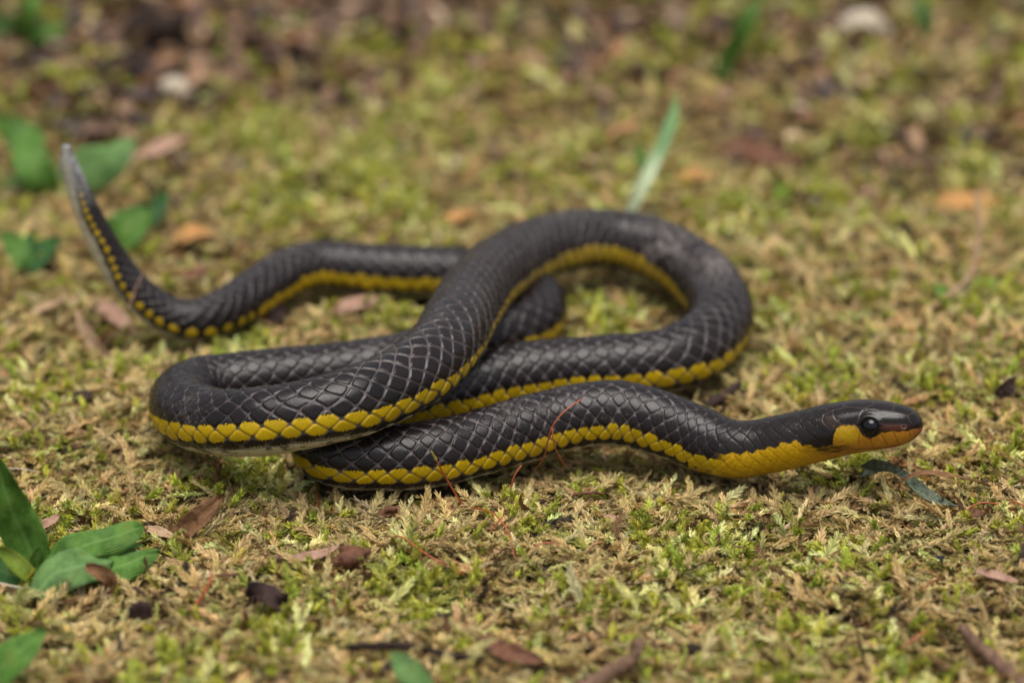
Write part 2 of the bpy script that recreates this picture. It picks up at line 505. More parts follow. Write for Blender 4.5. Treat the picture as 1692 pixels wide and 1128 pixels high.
    for poly in ([(1390, 676), (1412, 670), (1440, 675), (1432, 688), (1427, 700), (1402, 698), (1395, 690), (1390, 676)],
                 [(1431, 693), (1435, 682), (1445, 676), (1456, 677), (1464, 686)], [(1440, 675), (1452, 664)], [(1412, 670), (1400, 663)],
                 [(1464, 686), (1478, 683), (1500, 686), (1506, 697)], [(1478, 683), (1482, 668)], [(1500, 686), (1512, 680)],
                 [(1390, 676), (1379, 684), (1376, 692), (1385, 706), (1398, 703)], [(1376, 692), (1362, 686), (1356, 676)],
                 [(1430, 714), (1424, 731)], [(1447, 722), (1449, 735)], [(1463, 713), (1471, 733)], [(1481, 712), (1486, 728)], [(1504, 709), (1506, 722)],
                 [(1462, 698), (1478, 700), (1490, 699)], [(1478, 700), (1480, 711)]):
        for (a, b), (c, d) in zip(poly[:-1], poly[1:]):
            sut = np.minimum(sut, seg_d(a, b, c, d))
    mouth = np.full(A.shape, 99.0)
    mp = [(1526, 712), (1512, 722), (1495, 730), (1470, 735), (1445, 738), (1415, 739), (1392, 735)]
    for (a, b), (c, d) in zip(mp[:-1], mp[1:]):
        mouth = np.minimum(mouth, seg_d(a, b, c, d))
    onhead = sstep(1350, 1375, HXg)
    sl = np.exp(-(sut / 0.9) ** 2) * onhead
    ml = np.exp(-(mouth / 1.1) ** 2) * onhead
    nos = np.hypot(HXg - 1495.5, HY - 703.0)
    nl = np.exp(-(nos / 1.9) ** 2); nrim = np.exp(-((nos - 3.3) / 1.0) ** 2)
    eyed = np.hypot(HXg - 1447, HY - 703.5)
    rel = rel - 0.010 * sl - 0.010 * ml - 0.07 * nl + 0.008 * nrim - 0.10 * np.exp(-(eyed / 11.5) ** 4) + 0.05 * np.exp(-((eyed - 16) / 4) ** 2) * (HY < 700)
    # cross-section: slightly flattened belly, head a little boxy
    bel = np.where(A < 60, 1 - 0.07 * np.cos(np.radians(A * 1.5)) ** 2, 1.0)
    hb = sstep(20 * MM, 8 * MM, ss)[:, None]
    box = 1 + 0.05 * hb * np.sin(2 * np.radians(A)) ** 2
    Rv = RR * (bel * box + rel)
    ang = TH + roll[:, None]
    V = (P[:, None, :] + Rv[..., None] * (-np.cos(ang)[..., None] * U[:, None, :] + np.sin(ang)[..., None] * Sd[:, None, :]))
    # ---- colour
    def C3(*c): return np.array(c)
    col = np.zeros(A.shape + (3,))
    black = C3(0.0085, 0.0055, 0.0060); skin = C3(0.105, 0.084, 0.081)
    yel = C3(0.44, 0.29, 0.004); cream = C3(0.52, 0.47, 0.34)
    neck = sstep(46 * MM, 24 * MM, ss)[:, None] + np.zeros_like(A)
    tail = sstep(LEN - 62 * MM, LEN - 34 * MM, ss)[:, None] + np.zeros_like(A)
    tip = sstep(LEN - 13 * MM, LEN - 2 * MM, ss)[:, None] + np.zeros_like(A)
    sc = black[None, None] * (0.75 + 0.6 * rnd[..., None])
    edge_y = 0.30 * (rnd2 - 0.4)
    # yellow: rows 2 and 3, ragged dark upper rim of row 3 and lower rim of row 2
    fine_n = 0.10 * np.sin(u * 31 + A * 1.3) * np.sin(u * 17 - A * 0.7)
    isyel = ((brow == 3) & (bdv < 0.34 + edge_y + fine_n)) | ((brow == 2) & (bdv > -0.42 + edge_y * 0.8 + fine_n)) 
    rnd_m = (np.abs(2 * bdu) ** 1.55 + np.abs(bdv) ** 1.55) ** (1 / 1.55)
    isyel = isyel & (rnd_m < 0.85 + 0.3 * neck)
    isyel = isyel | ((brow == 1) & (neck > 0.25 + 0.5 * rnd2))
    isyel = isyel & ~((tail > 0.35) & (brow == 3))
    isyel = isyel & ~((tail > 0.3) & (brow == 2) & (np.abs(bdu) > 0.30 - 0.12 * tip))
    isyel = isyel & ~(tip > 0.55 * (0.4 + rnd2))
    sc = np.where(isyel[..., None], yel * (0.82 + 0.3 * rnd[..., None]), sc)
    mott = (brow == 1) & (~isyel)
    pale = mott & ((bdv < -0.15 + 0.4 * (rnd2 - 0.5) + fine_n * 2))
    sc = np.where(pale[..., None], cream * 0.55, sc)
    wdt = 0.055 * (vnoise(u * 0.5 + 9, A * 0.03) - 0.45)
    scp = np.array([S[60 * k] for k in (24, 27, 34, 37)])
    arch = np.interp(ss, scp, [0, 1, 1, 0])[:, None]
    wdt = wdt + arch * (0.10 + 0.10 * vnoise(u * 0.4, A * 0.02))
    lines = sstep(0.825 - wdt, 0.885 - wdt, best) * np.interp(ss, [0, 18 * MM, 30 * MM, 50 * MM, LEN], [0, 0.12, 0.35, 1, 0.8])[:, None]
    lines = lines * (0.25 + 0.95 * fbm(u * 0.8, A * 0.05, 3))
    skin = skin * (1 - 0.5 * arch[..., None])
    skc = np.where((isyel & (best < 0.97))[..., None], C3(0.20, 0.15, 0.09), skin)
    col = sc * (1 - lines[..., None]) + skc * lines[..., None]
    vcol = cream[None, None] * (0.72 + 0.28 * plate[..., None])
    vcol = vcol * (1 - neck[..., None]) + C3(0.56, 0.29, 0.02) * neck[..., None]
    vdark = (vnoise(u * 3.1, A * 0.16) > 0.62) & (A > 16)
    vcol = np.where((vdark & (neck < 0.5))[..., None], vcol * 0.25, vcol)
    col = np.where(ventral[..., None], vcol, col)
    # tail tip pale
    tipc = C3(0.36, 0.36, 0.36)
    tm = (tip * (0.55 + 0.45 * (rnd > 0.4)) * (A < 135))[..., None]
    col = col * (1 - tm) + tipc * tm
    # neck + head pigment
    bx = [1171, 1206, 1260, 1290, 1310, 1325, 1333, 1350, 1370, 1383, 1388, 1394, 1400, 1426, 1429, 1432, 1437, 1447, 1458, 1463, 1478, 1500, 1510, 1526]
    by = [749, 747, 741.5, 735, 728, 725, 731, 735, 736, 731, 716, 704, 699, 701, 704, 712, 719, 722.5, 718, 712.5, 711, 710, 707, 706]
    hm = sstep(1196, 1212, HXg)                                   # blend into head / neck pigment
    bnd = np.interp(HXg, bx, by)
    ragged = (5.5 * (np.abs(((u * 1.0) % 1.0) - 0.5) - 0.25) * 2 * sstep(1385, 1340, HXg) + 3.0 * (vnoise(u * 6, A * 0.35) - 0.5))
    low = sstep(-1.4, 1.4, HY - bnd - ragged)
    low = np.where(A < 60, 1.0, low)
    hd = C3(0.011, 0.008, 0.0075) * (0.8 + 0.5 * rnd[..., None])
    lor = np.exp(-(((HXg - 1482) / 20) ** 2 + ((HY - 704) / 6.5) ** 2) ** 2)
    hd = hd * (1 - lor[..., None]) + C3(0.070, 0.022, 0.014) * lor[..., None]
    brn = np.exp(-(((HXg - 1389) / 9) ** 2 + ((HY - 694) / 10) ** 2) ** 2)
    hd = hd + C3(0.022, 0.011, 0.006) * brn[..., None]
    f1 = sstep(1300, 1420, HXg)[..., None]
    lw = C3(0.46, 0.265, 0.005) * (1 - f1) + C3(0.38, 0.165, 0.016) * f1
    patch = np.exp(-(((HXg - 1409) / 22) ** 2 + ((HY - 714) / 15) ** 2) ** 2)
    lw = lw * (1 - patch[..., None]) + C3(0.43, 0.27, 0.012) * patch[..., None]
    snt = sstep(1498, 1522, HXg)[..., None]
    lw = lw * (1 - snt) + C3(0.24, 0.075, 0.03) * snt
    streak = (vnoise(HXg * 0.10 + HY * 0.25, HY * 0.5) * np.exp(-(((HXg - 1372) / 34) ** 2)) * np.exp(-((HY - 738) / 9) ** 2))
    lw = lw * (1 - np.clip(1.5 * streak, 0, 0.85)[..., None])
    lw = lw * (1 - 0.25 * lines[..., None])
    lw = lw * (0.86 + 0.22 * vnoise(u * 4, A * 0.3)[..., None])
    hcol = hd * (1 - low[..., None]) + lw * low[..., None]
    dl = np.clip(sl * 0.55 + ml * 0.65, 0, 1)[..., None] * low[..., None]
    hcol = hcol * (1 - dl) + C3(0.06, 0.022, 0.012) * dl
    ll = (sl * (1 - low) * 0.5)[..., None]
    hcol = hcol * (1 - ll) + C3(0.06, 0.045, 0.04) * ll
    nr = (np.clip(nrim, 0, 1) * 0.35)[..., None]
    hcol = hcol * (1 - nr) + C3(0.34, 0.20, 0.16) * nr
    hcol = hcol * (1 - np.clip(nl, 0, 1)[..., None] * 0.85)
    ec = np.exp(-(eyed / 15.5) ** 8)[..., None]
    hcol = hcol * (1 - ec * 0.95) + C3(0.004, 0.004, 0.004) * ec
    # pale specks on the neck
    spk = (np.random.default_rng(3).random(A.shape) > 0.9985) & (HXg > 1180) & (HXg < 1440) & (A > 90)
    col = col * (1 - hm[..., None]) + hcol * hm[..., None]
    col[spk] = (0.35, 0.27, 0.18)
    gloss = 0.26 - 0.02 * rnd + 0.18 * lines + 0.10 * isyel
    gloss = np.where(ventral, 0.45, gloss)
    gloss = gloss * (1 - head) + 0.09 * head
    dust = np.clip(1 - head - 0.5 * neck, 0, 1) * (A > 60)
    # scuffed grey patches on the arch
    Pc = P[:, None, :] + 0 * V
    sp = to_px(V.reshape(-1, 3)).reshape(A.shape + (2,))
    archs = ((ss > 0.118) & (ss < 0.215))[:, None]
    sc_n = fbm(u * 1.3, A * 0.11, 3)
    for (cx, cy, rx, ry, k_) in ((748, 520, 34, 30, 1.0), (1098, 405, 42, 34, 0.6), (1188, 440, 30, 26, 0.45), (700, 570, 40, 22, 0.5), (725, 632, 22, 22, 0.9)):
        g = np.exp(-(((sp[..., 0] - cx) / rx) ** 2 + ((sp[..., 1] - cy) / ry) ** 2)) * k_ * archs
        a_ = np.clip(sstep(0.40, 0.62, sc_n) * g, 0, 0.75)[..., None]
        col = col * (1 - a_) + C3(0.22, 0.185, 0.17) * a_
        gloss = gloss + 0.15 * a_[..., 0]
    # ---- mesh: rings + two caps
    Vf = V.reshape(-1, 3)
    tipA = P[0] - T[0] * 0.03 * MM
    tipB = P[-1] + T[-1] * 0.25 * MM
    Vall = np.concatenate([Vf, [tipA, tipB]])
    I = np.arange(n * m).reshape(n, m)
    J = np.roll(I, -1, axis=1)
    quads = np.stack([I[:-1], J[:-1], J[1:], I[1:]], -1).reshape(-1, 4)
    a0, b0 = n * m, n * m + 1
    trisA = np.stack([np.full(m, a0), J[0], I[0]], -1); trisB = np.stack([np.full(m, b0), I[-1], J[-1]], -1)
    me = bpy.data.meshes.new("body")
    nq = len(quads); nt3 = 2 * m
    me.vertices.add(len(Vall)); me.vertices.foreach_set("co", Vall.astype(np.float32).ravel())
    me.loops.add(nq * 4 + nt3 * 3)
    me.loops.foreach_set("vertex_index", np.concatenate([quads.ravel(), trisA.ravel(), trisB.ravel()]).astype(np.int32))
    me.polygons.add(nq + nt3)
    me.polygons.foreach_set("loop_start", np.concatenate([np.arange(nq) * 4, nq * 4 + np.arange(nt3) * 3]).astype(np.int32))
    me.polygons.foreach_set("use_smooth", np.ones(nq + nt3, bool))
    me.update(calc_edges=True); me.validate()
    def put(name, arr, typ, dim):
        at = me.attributes.new(name, typ, 'POINT')
        arr = arr.reshape(n * m, -1)
        arr = np.concatenate([arr, arr[:1], arr[-1:]])
        if dim == 3:
            arr = np.concatenate([arr, np.ones((len(arr), 1))], 1)
            at.data.foreach_set("color", arr.astype(np.float32).ravel())
        else:
            at.data.foreach_set("value", arr.astype(np.float32).ravel())
    put("skin", np.clip(col, 0.002, 1), 'FLOAT_COLOR', 3)
    put("gloss", gloss, 'FLOAT', 1)
    put("dust", dust.astype(float), 'FLOAT', 1)
    base = np.array([P[:, 0].mean(), P[:, 1].mean(), 0.0])
    root = empty("snake", base)
    tag(root, "glossy black snake with yellow side stripes coiled on the moss", "snake")
    link("body", me, root, mat_snake())
    # eyes
    em = mat_plain("eye_black", (0.002, 0.002, 0.003), (0.004, 0.004, 0.005), 0.04, 900, 0.0, 0.35)
    i = int(np.argmin(np.abs(ss - (1525.7 - 1447) * 0.0909 * MM)))
    for sgn in (1, -1):
        a = math.radians(111.5) * sgn
        nrm = -math.cos(a) * U[i] + math.sin(a) * Sd[i]
        cen = P[i] + nrm * (R[i] - 0.50 * MM)
        nu, nv = 24, 32; r = 1.33 * MM
        V2, F2 = [], []
        for a1 in range(nu + 1):
            ph = math.pi * a1 / nu
            for b1 in range(nv):
                V2.append(cen + r * (math.cos(ph) * nrm * 0.86 + math.sin(ph) * (math.cos(2 * math.pi * b1 / nv) * T[i] * 1.02 + math.sin(2 * math.pi * b1 / nv) * np.cross(T[i], nrm))))
        for a1 in range(nu):
            for b1 in range(nv):
                F2.append((a1 * nv + b1, a1 * nv + (b1 + 1) % nv, (a1 + 1) * nv + (b1 + 1) % nv, (a1 + 1) * nv + b1))
        link("eye", mesh_np("eye", V2, F2), root, em)
build_snake()

# ------------------------------------------------------------------ moss carpet
def leaf_strip(p, d, nrm, L, Wd, curl):
    """a keeled little leaf: 5 vertices wide at mid, 4 faces"""
    d = d / np.linalg.norm(d); s = np.cross(d, nrm); s /= np.linalg.norm(s); nrm = np.cross(s, d)
    a = p; b = p + d * L * 0.45 + nrm * curl * 0.35 * L; c = p + d * L + nrm * curl * L
    e = 0.22 * Wd
    return [a - s * Wd * 0.30, a + s * Wd * 0.30, b - s * Wd * 0.5 + nrm * e, b - nrm * e * 0.3, b + s * Wd * 0.5 + nrm * e, c], \
           [(0, 3, 2), (0, 1, 3), (1, 4, 3), (2, 3, 5), (3, 4, 5)]

def moss_shoot(seed, L, nleaf, leafL, leafW, spread, flat, stem_r=0.09):
    rg = np.random.default_rng(seed)
    V, F, Cc = [], [], []
    bend = rg.uniform(-0.5, 0.5); lift = rg.uniform(0.0, 0.5)
    def cen(t):
        return np.array([L * t, bend * L * t * t * 0.6, lift * L * t * t * 0.45 - 0.12 * L * max(0, t - 0.7)])
    for i in range(6):                                  # stem
        t = i / 5; c = cen(t)
        for k in range(3):
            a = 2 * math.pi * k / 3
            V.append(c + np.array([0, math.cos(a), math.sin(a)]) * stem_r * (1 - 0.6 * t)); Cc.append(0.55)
    for i in range(5):
        for k in range(3):
            F.append((i * 3 + k, i * 3 + (k + 1) % 3, i * 3 + 3 + (k + 1) % 3, i * 3 + 3 + k))
    for j in range(nleaf):
        t = (j + 0.5) / nleaf
        t = min(1, t * 1.0 + rg.uniform(-0.02, 0.02)); t = max(0.03, t)
        c = cen(t); tg = cen(min(1, t + 0.02)) - cen(t - 0.02); tg /= np.linalg.norm(tg)
        if flat: az = (0 if j % 2 else math.pi) + rg.normal(0, 0.45)
        else: az = j * 2.4 + rg.normal(0, 0.3)
        sd_ = np.cross([0, 0, 1.0], tg); sd_ /= np.linalg.norm(sd_); upv = np.cross(tg, sd_)
        rad = math.cos(az) * sd_ + math.sin(az) * upv
        sp = spread * (1 - 0.45 * t) * rg.uniform(0.75, 1.25)
        d = tg * math.cos(sp) + rad * math.sin(sp)
        nn = np.cross(np.cross(d, rad), d) + 0.25 * rg.normal(size=3)
        nn = np.cross(np.cross(d, upv if flat else tg), d) + 0.3 * rg.normal(size=3)
        sz = (0.6 + 0.6 * math.sin(math.pi * (0.15 + 0.75 * t))) * rg.uniform(0.75, 1.2)
        v, f = leaf_strip(c, d, nn, leafL * sz, leafW * sz, rg.uniform(-0.15, 0.45))
        o = len(V); V += v; F += [tuple(o + q for q in ff) for ff in f]
        br = rg.uniform(0.62, 1.15)
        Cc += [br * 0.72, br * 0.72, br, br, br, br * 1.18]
    me = mesh_np("moss_shoot", np.array(V) * MM, F, smooth=False)
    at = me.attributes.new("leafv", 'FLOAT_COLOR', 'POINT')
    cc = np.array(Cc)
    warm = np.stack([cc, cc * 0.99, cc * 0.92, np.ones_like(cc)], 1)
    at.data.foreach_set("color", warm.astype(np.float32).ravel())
    return me

# where the carpet is green, straw or brown: centres in photograph pixels, laid on the ground
GREEN = [(900, 850, 45, 1.0), (870, 900, 60, 0.7), (660, 940, 50, .5), (300, 780, 45, 1.0), (420, 790, 50, .9), (520, 800, 40, .7), (130, 760, 60, .9), (230, 700, 40, .6), (440, 850, 50, .8),
         (1150, 870, 70, .8), (1290, 930, 80, .9), (1120, 1010, 60, .7), (1250, 890, 50, .8), (1400, 870, 40, .5), (1450, 960, 60, .6), (900, 1010, 60, .9), (650, 1000, 60, .8), (540, 1090, 70, .8), (380, 1090, 80, .7),
         (300, 1110, 70, .7), (1150, 760, 40, .6), (1020, 780, 30, .4), (1620, 780, 50, .6), (1560, 640, 50, .6), (1350, 620, 50, .5), (1660, 600, 50, .6), (430, 560, 50, 1.0), (520, 545, 40, 1.), (660, 520, 40, 1.0),
         (600, 490, 40, .6), (60, 620, 60, .8), (200, 630, 50, .5), (60, 700, 50, .7), (1010, 530, 60, .9), (1080, 500, 40, .8), (960, 500, 30, .7), (560, 350, 90, .9), (450, 340, 80, .8), (650, 260, 90, .8), (800, 200, 70, .9),
         (520, 250, 90, .7), (850, 310, 60, .6), (700, 350, 70, .8), (430, 200, 70, .5), (1110, 330, 50, .8), (1160, 360, 50, .7), (1350, 330, 40, .8), (1420, 330, 30, .6), (1470, 150, 60, .6), (1280, 100, 50, .6), (1420, 230, 40, .7),
         (1600, 140, 60, .6), (1690, 120, 50, .7), (1640, 30, 70, .7), (1250, 390, 50, .6), (1450, 380, 40, .5), (1640, 540, 50, .6), (1300, 480, 40, .5), (1040, 130, 60, .4), (880, 20, 50, .5), (600, 130, 60, .3), (1590, 700, 50, .5), (1620, 1050, 70, .6), (1350, 1060, 60, .6), (800, 960, 40, .5)]
BROWN = [(250, 60, 150, 1.0), (80, 120, 110, .9), (500, 40, 140, 1.0), (700, 60, 110, .8), (400, 120, 90, .8), (1000, 60, 120, .5), (1260, 260, 80, .9), (1010, 270, 60, .8), (1500, 230, 70, .8), (1650, 240, 60, .9), (1180, 60, 60, .7), (1400, 80, 60, .7),
         (1480, 270, 60, .6), (380, 420, 50, .7), (320, 400, 40, .7), (150, 200, 90, .7), (240, 240, 60, .7), (180, 560, 50, .6), (120, 830, 40, .4), (600, 940, 40, .5), (1500, 390, 40, .6), (580, 150, 60, .5), (1330, 60, 60, .4), (1620, 400, 50, .4),
         (560, 840, 40, .5), (1230, 800, 40, .5), (760, 850, 40, .25), (260, 340, 50, .4)]
def blobs(x, y, B):
    s = np.zeros_like(x)
    for px, py, r, w in B:
        c = pix(px, py, 0); e = pix(px + r, py, 0)
        rr = abs(e[0] - c[0])
        s += w * np.exp(-(((x - c[0]) / rr) ** 2 + ((y - c[1]) / (rr * 1.6)) ** 2))
    return s

def points_object(name, P, rot, scl, idx, tint, coll):
    me = bpy.data.meshes.new(name)
    me.vertices.add(len(P)); me.vertices.foreach_set("co", P.astype(np.float32).ravel())
    a = me.attributes.new("rot", 'FLOAT_VECTOR', 'POINT'); a.data.foreach_set("vector", rot.astype(np.float32).ravel())
    a = me.attributes.new("scl", 'FLOAT', 'POINT'); a.data.foreach_set("value", scl.astype(np.float32))
    a = me.attributes.new("idx", 'INT', 'POINT'); a.data.foreach_set("value", idx.astype(np.int32))
    a = me.attributes.new("tint", 'FLOAT_COLOR', 'POINT'); a.data.foreach_set("color", np.concatenate([tint, np.ones((len(P), 1))], 1).astype(np.float32).ravel())
    o = bpy.data.objects.new(name, me); C.objects.link(o)
    ng = bpy.data.node_groups.new(name + "_scatter", 'GeometryNodeTree')
    ng.interface.new_socket("Geometry", in_out='INPUT', socket_type='NodeSocketGeometry')
    ng.interface.new_socket("Geometry", in_out='OUTPUT', socket_type='NodeSocketGeometry')
    nd = ng.nodes; gi = nd.new("NodeGroupInput"); go = nd.new("NodeGroupOutput")
    ci = nd.new("GeometryNodeCollectionInfo"); ci.inputs["Collection"].default_value = coll
    ci.inputs["Separate Children"].default_value = True; ci.inputs["Reset Children"].default_value = True
    ip = nd.new("GeometryNodeInstanceOnPoints"); ip.inputs["Pick Instance"].default_value = True
    mp = nd.new("GeometryNodeMeshToPoints")
    def na(n, t):
        x = nd.new("GeometryNodeInputNamedAttribute"); x.data_type = t; x.inputs["Name"].default_value = n
        return x.outputs["Attribute"]
    er = nd.new("FunctionNodeEulerToRotation")
    L = ng.links.new
    L(gi.outputs[0], mp.inputs["Mesh"]); L(mp.outputs[0], ip.inputs["Points"]); L(ci.outputs[0], ip.inputs["Instance"])
    L(na("idx", 'INT'), ip.inputs["Instance Index"]); L(na("rot", 'FLOAT_VECTOR'), er.inputs[0]); L(er.outputs[0], ip.inputs["Rotation"])
    L(na("scl", 'FLOAT'), ip.inputs["Scale"]); L(ip.outputs[0], go.inputs[0])
    md = o.modifiers.new("scatter", 'NODES'); md.node_group = ng
    return o

def build_moss():
    mat = mat_moss()
    coll = bpy.data.collections.new("moss_shoots")            # not linked: only instanced
    specs = []
    for k in range(6): specs.append((100 + k, 5.2, 44, 0.95, 0.31, 0.80, True))     # feathery, lying
    for k in range(4): specs.append((200 + k, 4.6, 44, 0.9, 0.31, 0.52, False))    # appressed, ropey
    for k in range(4): specs.append((300 + k, 3.0, 34, 1.05, 0.35, 1.05, False))    # open rosettes
    for i, sp in enumerate(specs):
        me = moss_shoot(*sp); me.materials.append(mat)
        o = bpy.data.objects.new("moss_shoot_%02d" % i, me); coll.objects.link(o)
    # candidate points: dense where the picture is sharp
    P = []
    def zone(x0, x1, y0, y1, dens):
        n = int((x1 - x0) * (y1 - y0) * 1e6 * dens)
        P.append(np.stack([RNG.uniform(x0, x1, n), RNG.uniform(y0, y1, n)], 1))
    zone(-0.125, 0.125, -0.15, 0.03, 0.95)
    zone(-0.15, 0.15, 0.03, 0.12, 0.62)
    zone(-0.22, 0.22, 0.12, 0.40, 0.20)
    for a in ((-0.25, -0.125, -0.2, 0.03), (0.125, 0.25, -0.2, 0.03), (-0.125, 0.125, -0.2, -0.15), (-0.25, -0.15, 0.03, 0.12), (0.15, 0.25, 0.03, 0.12), (-0.28, 0.28, 0.40, 0.66)):
        zone(*a, 0.09)
    P = np.concatenate(P)
    x, y = P[:, 0], P[:, 1]
    b, low = clearance(x, y)
    base = gz(x, y)
    keep = (low - base > 2.4 * MM)
    keep &= RNG.random(len(x)) > np.clip(blobs(x, y, BROWN) * 0.9 - 0.1 + 1.2 * (0.45 - fbm(x * 130 + 11, y * 80 + 3, 2)), 0, 0.8) * sstep(0.05, 0.10, y)
    P, b, low, base = P[keep], b[keep], low[keep], base[keep]
    x, y = P[:, 0], P[:, 1]; n = len(P)
    clump = fbm(x * 130 + 11, y * 80 + 3, 2)
    g = 0.68 * blobs(x, y, GREEN) + 0.75 * (fbm(x * 95, y * 60, 3) - 0.53) * 2.2 + 1.6 * (clump - 0.5)
    br = blobs(x, y, BROWN) + 0.8 * (fbm(x * 70 + 40, y * 45 + 9, 3) - 0.55) * 2
    br += sstep(0.06, 0.20, y) * 0.70 + sstep(0.16, 0.28, y) * 0.35 + 1.3 * (0.46 - clump) * sstep(0.0, 0.1, y)
    r = RNG.random(n); r2 = RNG.random(n)
    tint = np.zeros((n, 3))
    tan = np.array([0.56, 0.42, 0.19]); straw = np.array([0.66, 0.55, 0.29]); grn = np.array([0.52, 0.53, 0.085]); lime = np.array([0.44, 0.48, 0.08])
    pale = np.array([0.72, 0.70, 0.30]); brown = np.array([0.22, 0.125, 0.055]); dark = np.array([0.075, 0.05, 0.03]); olive = np.array([0.32, 0.31, 0.07]); rust = np.array([0.34, 0.14, 0.05])
    isg = r < np.clip(g * 0.85, 0.10, 0.92)
    isb = (~isg | (r2 < 0.5)) & (RNG.random(n) < np.clip(br * 0.75, 0.045, 0.9))
    pick = RNG.random(n)
    tint[:] = tan
    tint[pick > 0.55] = straw; tint[pick > 0.80] = tan * 0.72; tint[pick > 0.92] = olive
    gp = np.where((pick < 0.32)[:, None], grn, np.where((pick < 0.48)[:, None], lime, np.where((pick < 0.86)[:, None], pale, olive)))
    tint = np.where(isg[:, None], gp, tint)
    bp = np.where((pick < 0.5)[:, None], brown, np.where((pick < 0.72)[:, None], dark, np.where((pick < 0.88)[:, None], tan * 0.6, rust)))
    tint = np.where(isb[:, None], bp, tint)
    tint = tint * RNG.uniform(0.75, 1.2, (n, 1)) * (1 + RNG.normal(0, 0.05, (n, 3)))
    tint = np.clip(tint, 0.01, 0.8)
    idx = np.where(isg, np.where(pick < 0.55, RNG.integers(10, 14, n), RNG.integers(0, 6, n)), np.where(pick < 0.6, RNG.integers(0, 6, n), RNG.integers(6, 10, n)))
    tilt = np.where(idx >= 10, RNG.uniform(0.2, 1.0, n), RNG.normal(0.05, 0.17, n))
    yaw = RNG.uniform(0, 2 * np.pi, n) 
    yaw = yaw + 1.2 * np.sin(2 * (fbm(x * 120, y * 120, 2) * 6.28))
    scl = RNG.uniform(0.65, 1.25, n)
    scl = np.where(y > 0.12, scl * 1.7, scl)
    near = np.maximum(sstep(3.5 * MM, 0, b), sstep(7 * MM, 3 * MM, low - base) * 1.0)
    tilt = tilt * (1 - 0.92 * near); scl = scl * (1 - 0.42 * near)
    off = (RNG.random(n) ** 1.2 * MOSS_T + np.where(isg, 2.2 * np.clip(clump - 0.42, 0, 0.4), 0) * (1 + sstep(0.05, 0.15, y))) * MM * (1 - 0.7 * near)
    rot = np.stack([RNG.uniform(-0.6, 0.6, n), -tilt, yaw], 1)
    o = points_object("moss", np.stack([x, y, base + off], 1), rot, scl, idx, tint, coll)
    tag(o, "carpet of yellow green and straw coloured moss shoots under the snake", "moss", kind="stuff")
    print("moss shoots", n)
build_moss()

# ------------------------------------------------------------------ blades, stems, scraps
def frame_path(pts, n):
    D = spline(pts, 30)
    sg = np.concatenate([[0], np.cumsum(np.linalg.norm(np.diff(D[:, :3], axis=0), axis=1))])
    t = np.linspace(0, sg[-1], n)
    return np.stack([np.interp(t, sg, D[:, i]) for i in range(D.shape[1])], -1), t / sg[-1]

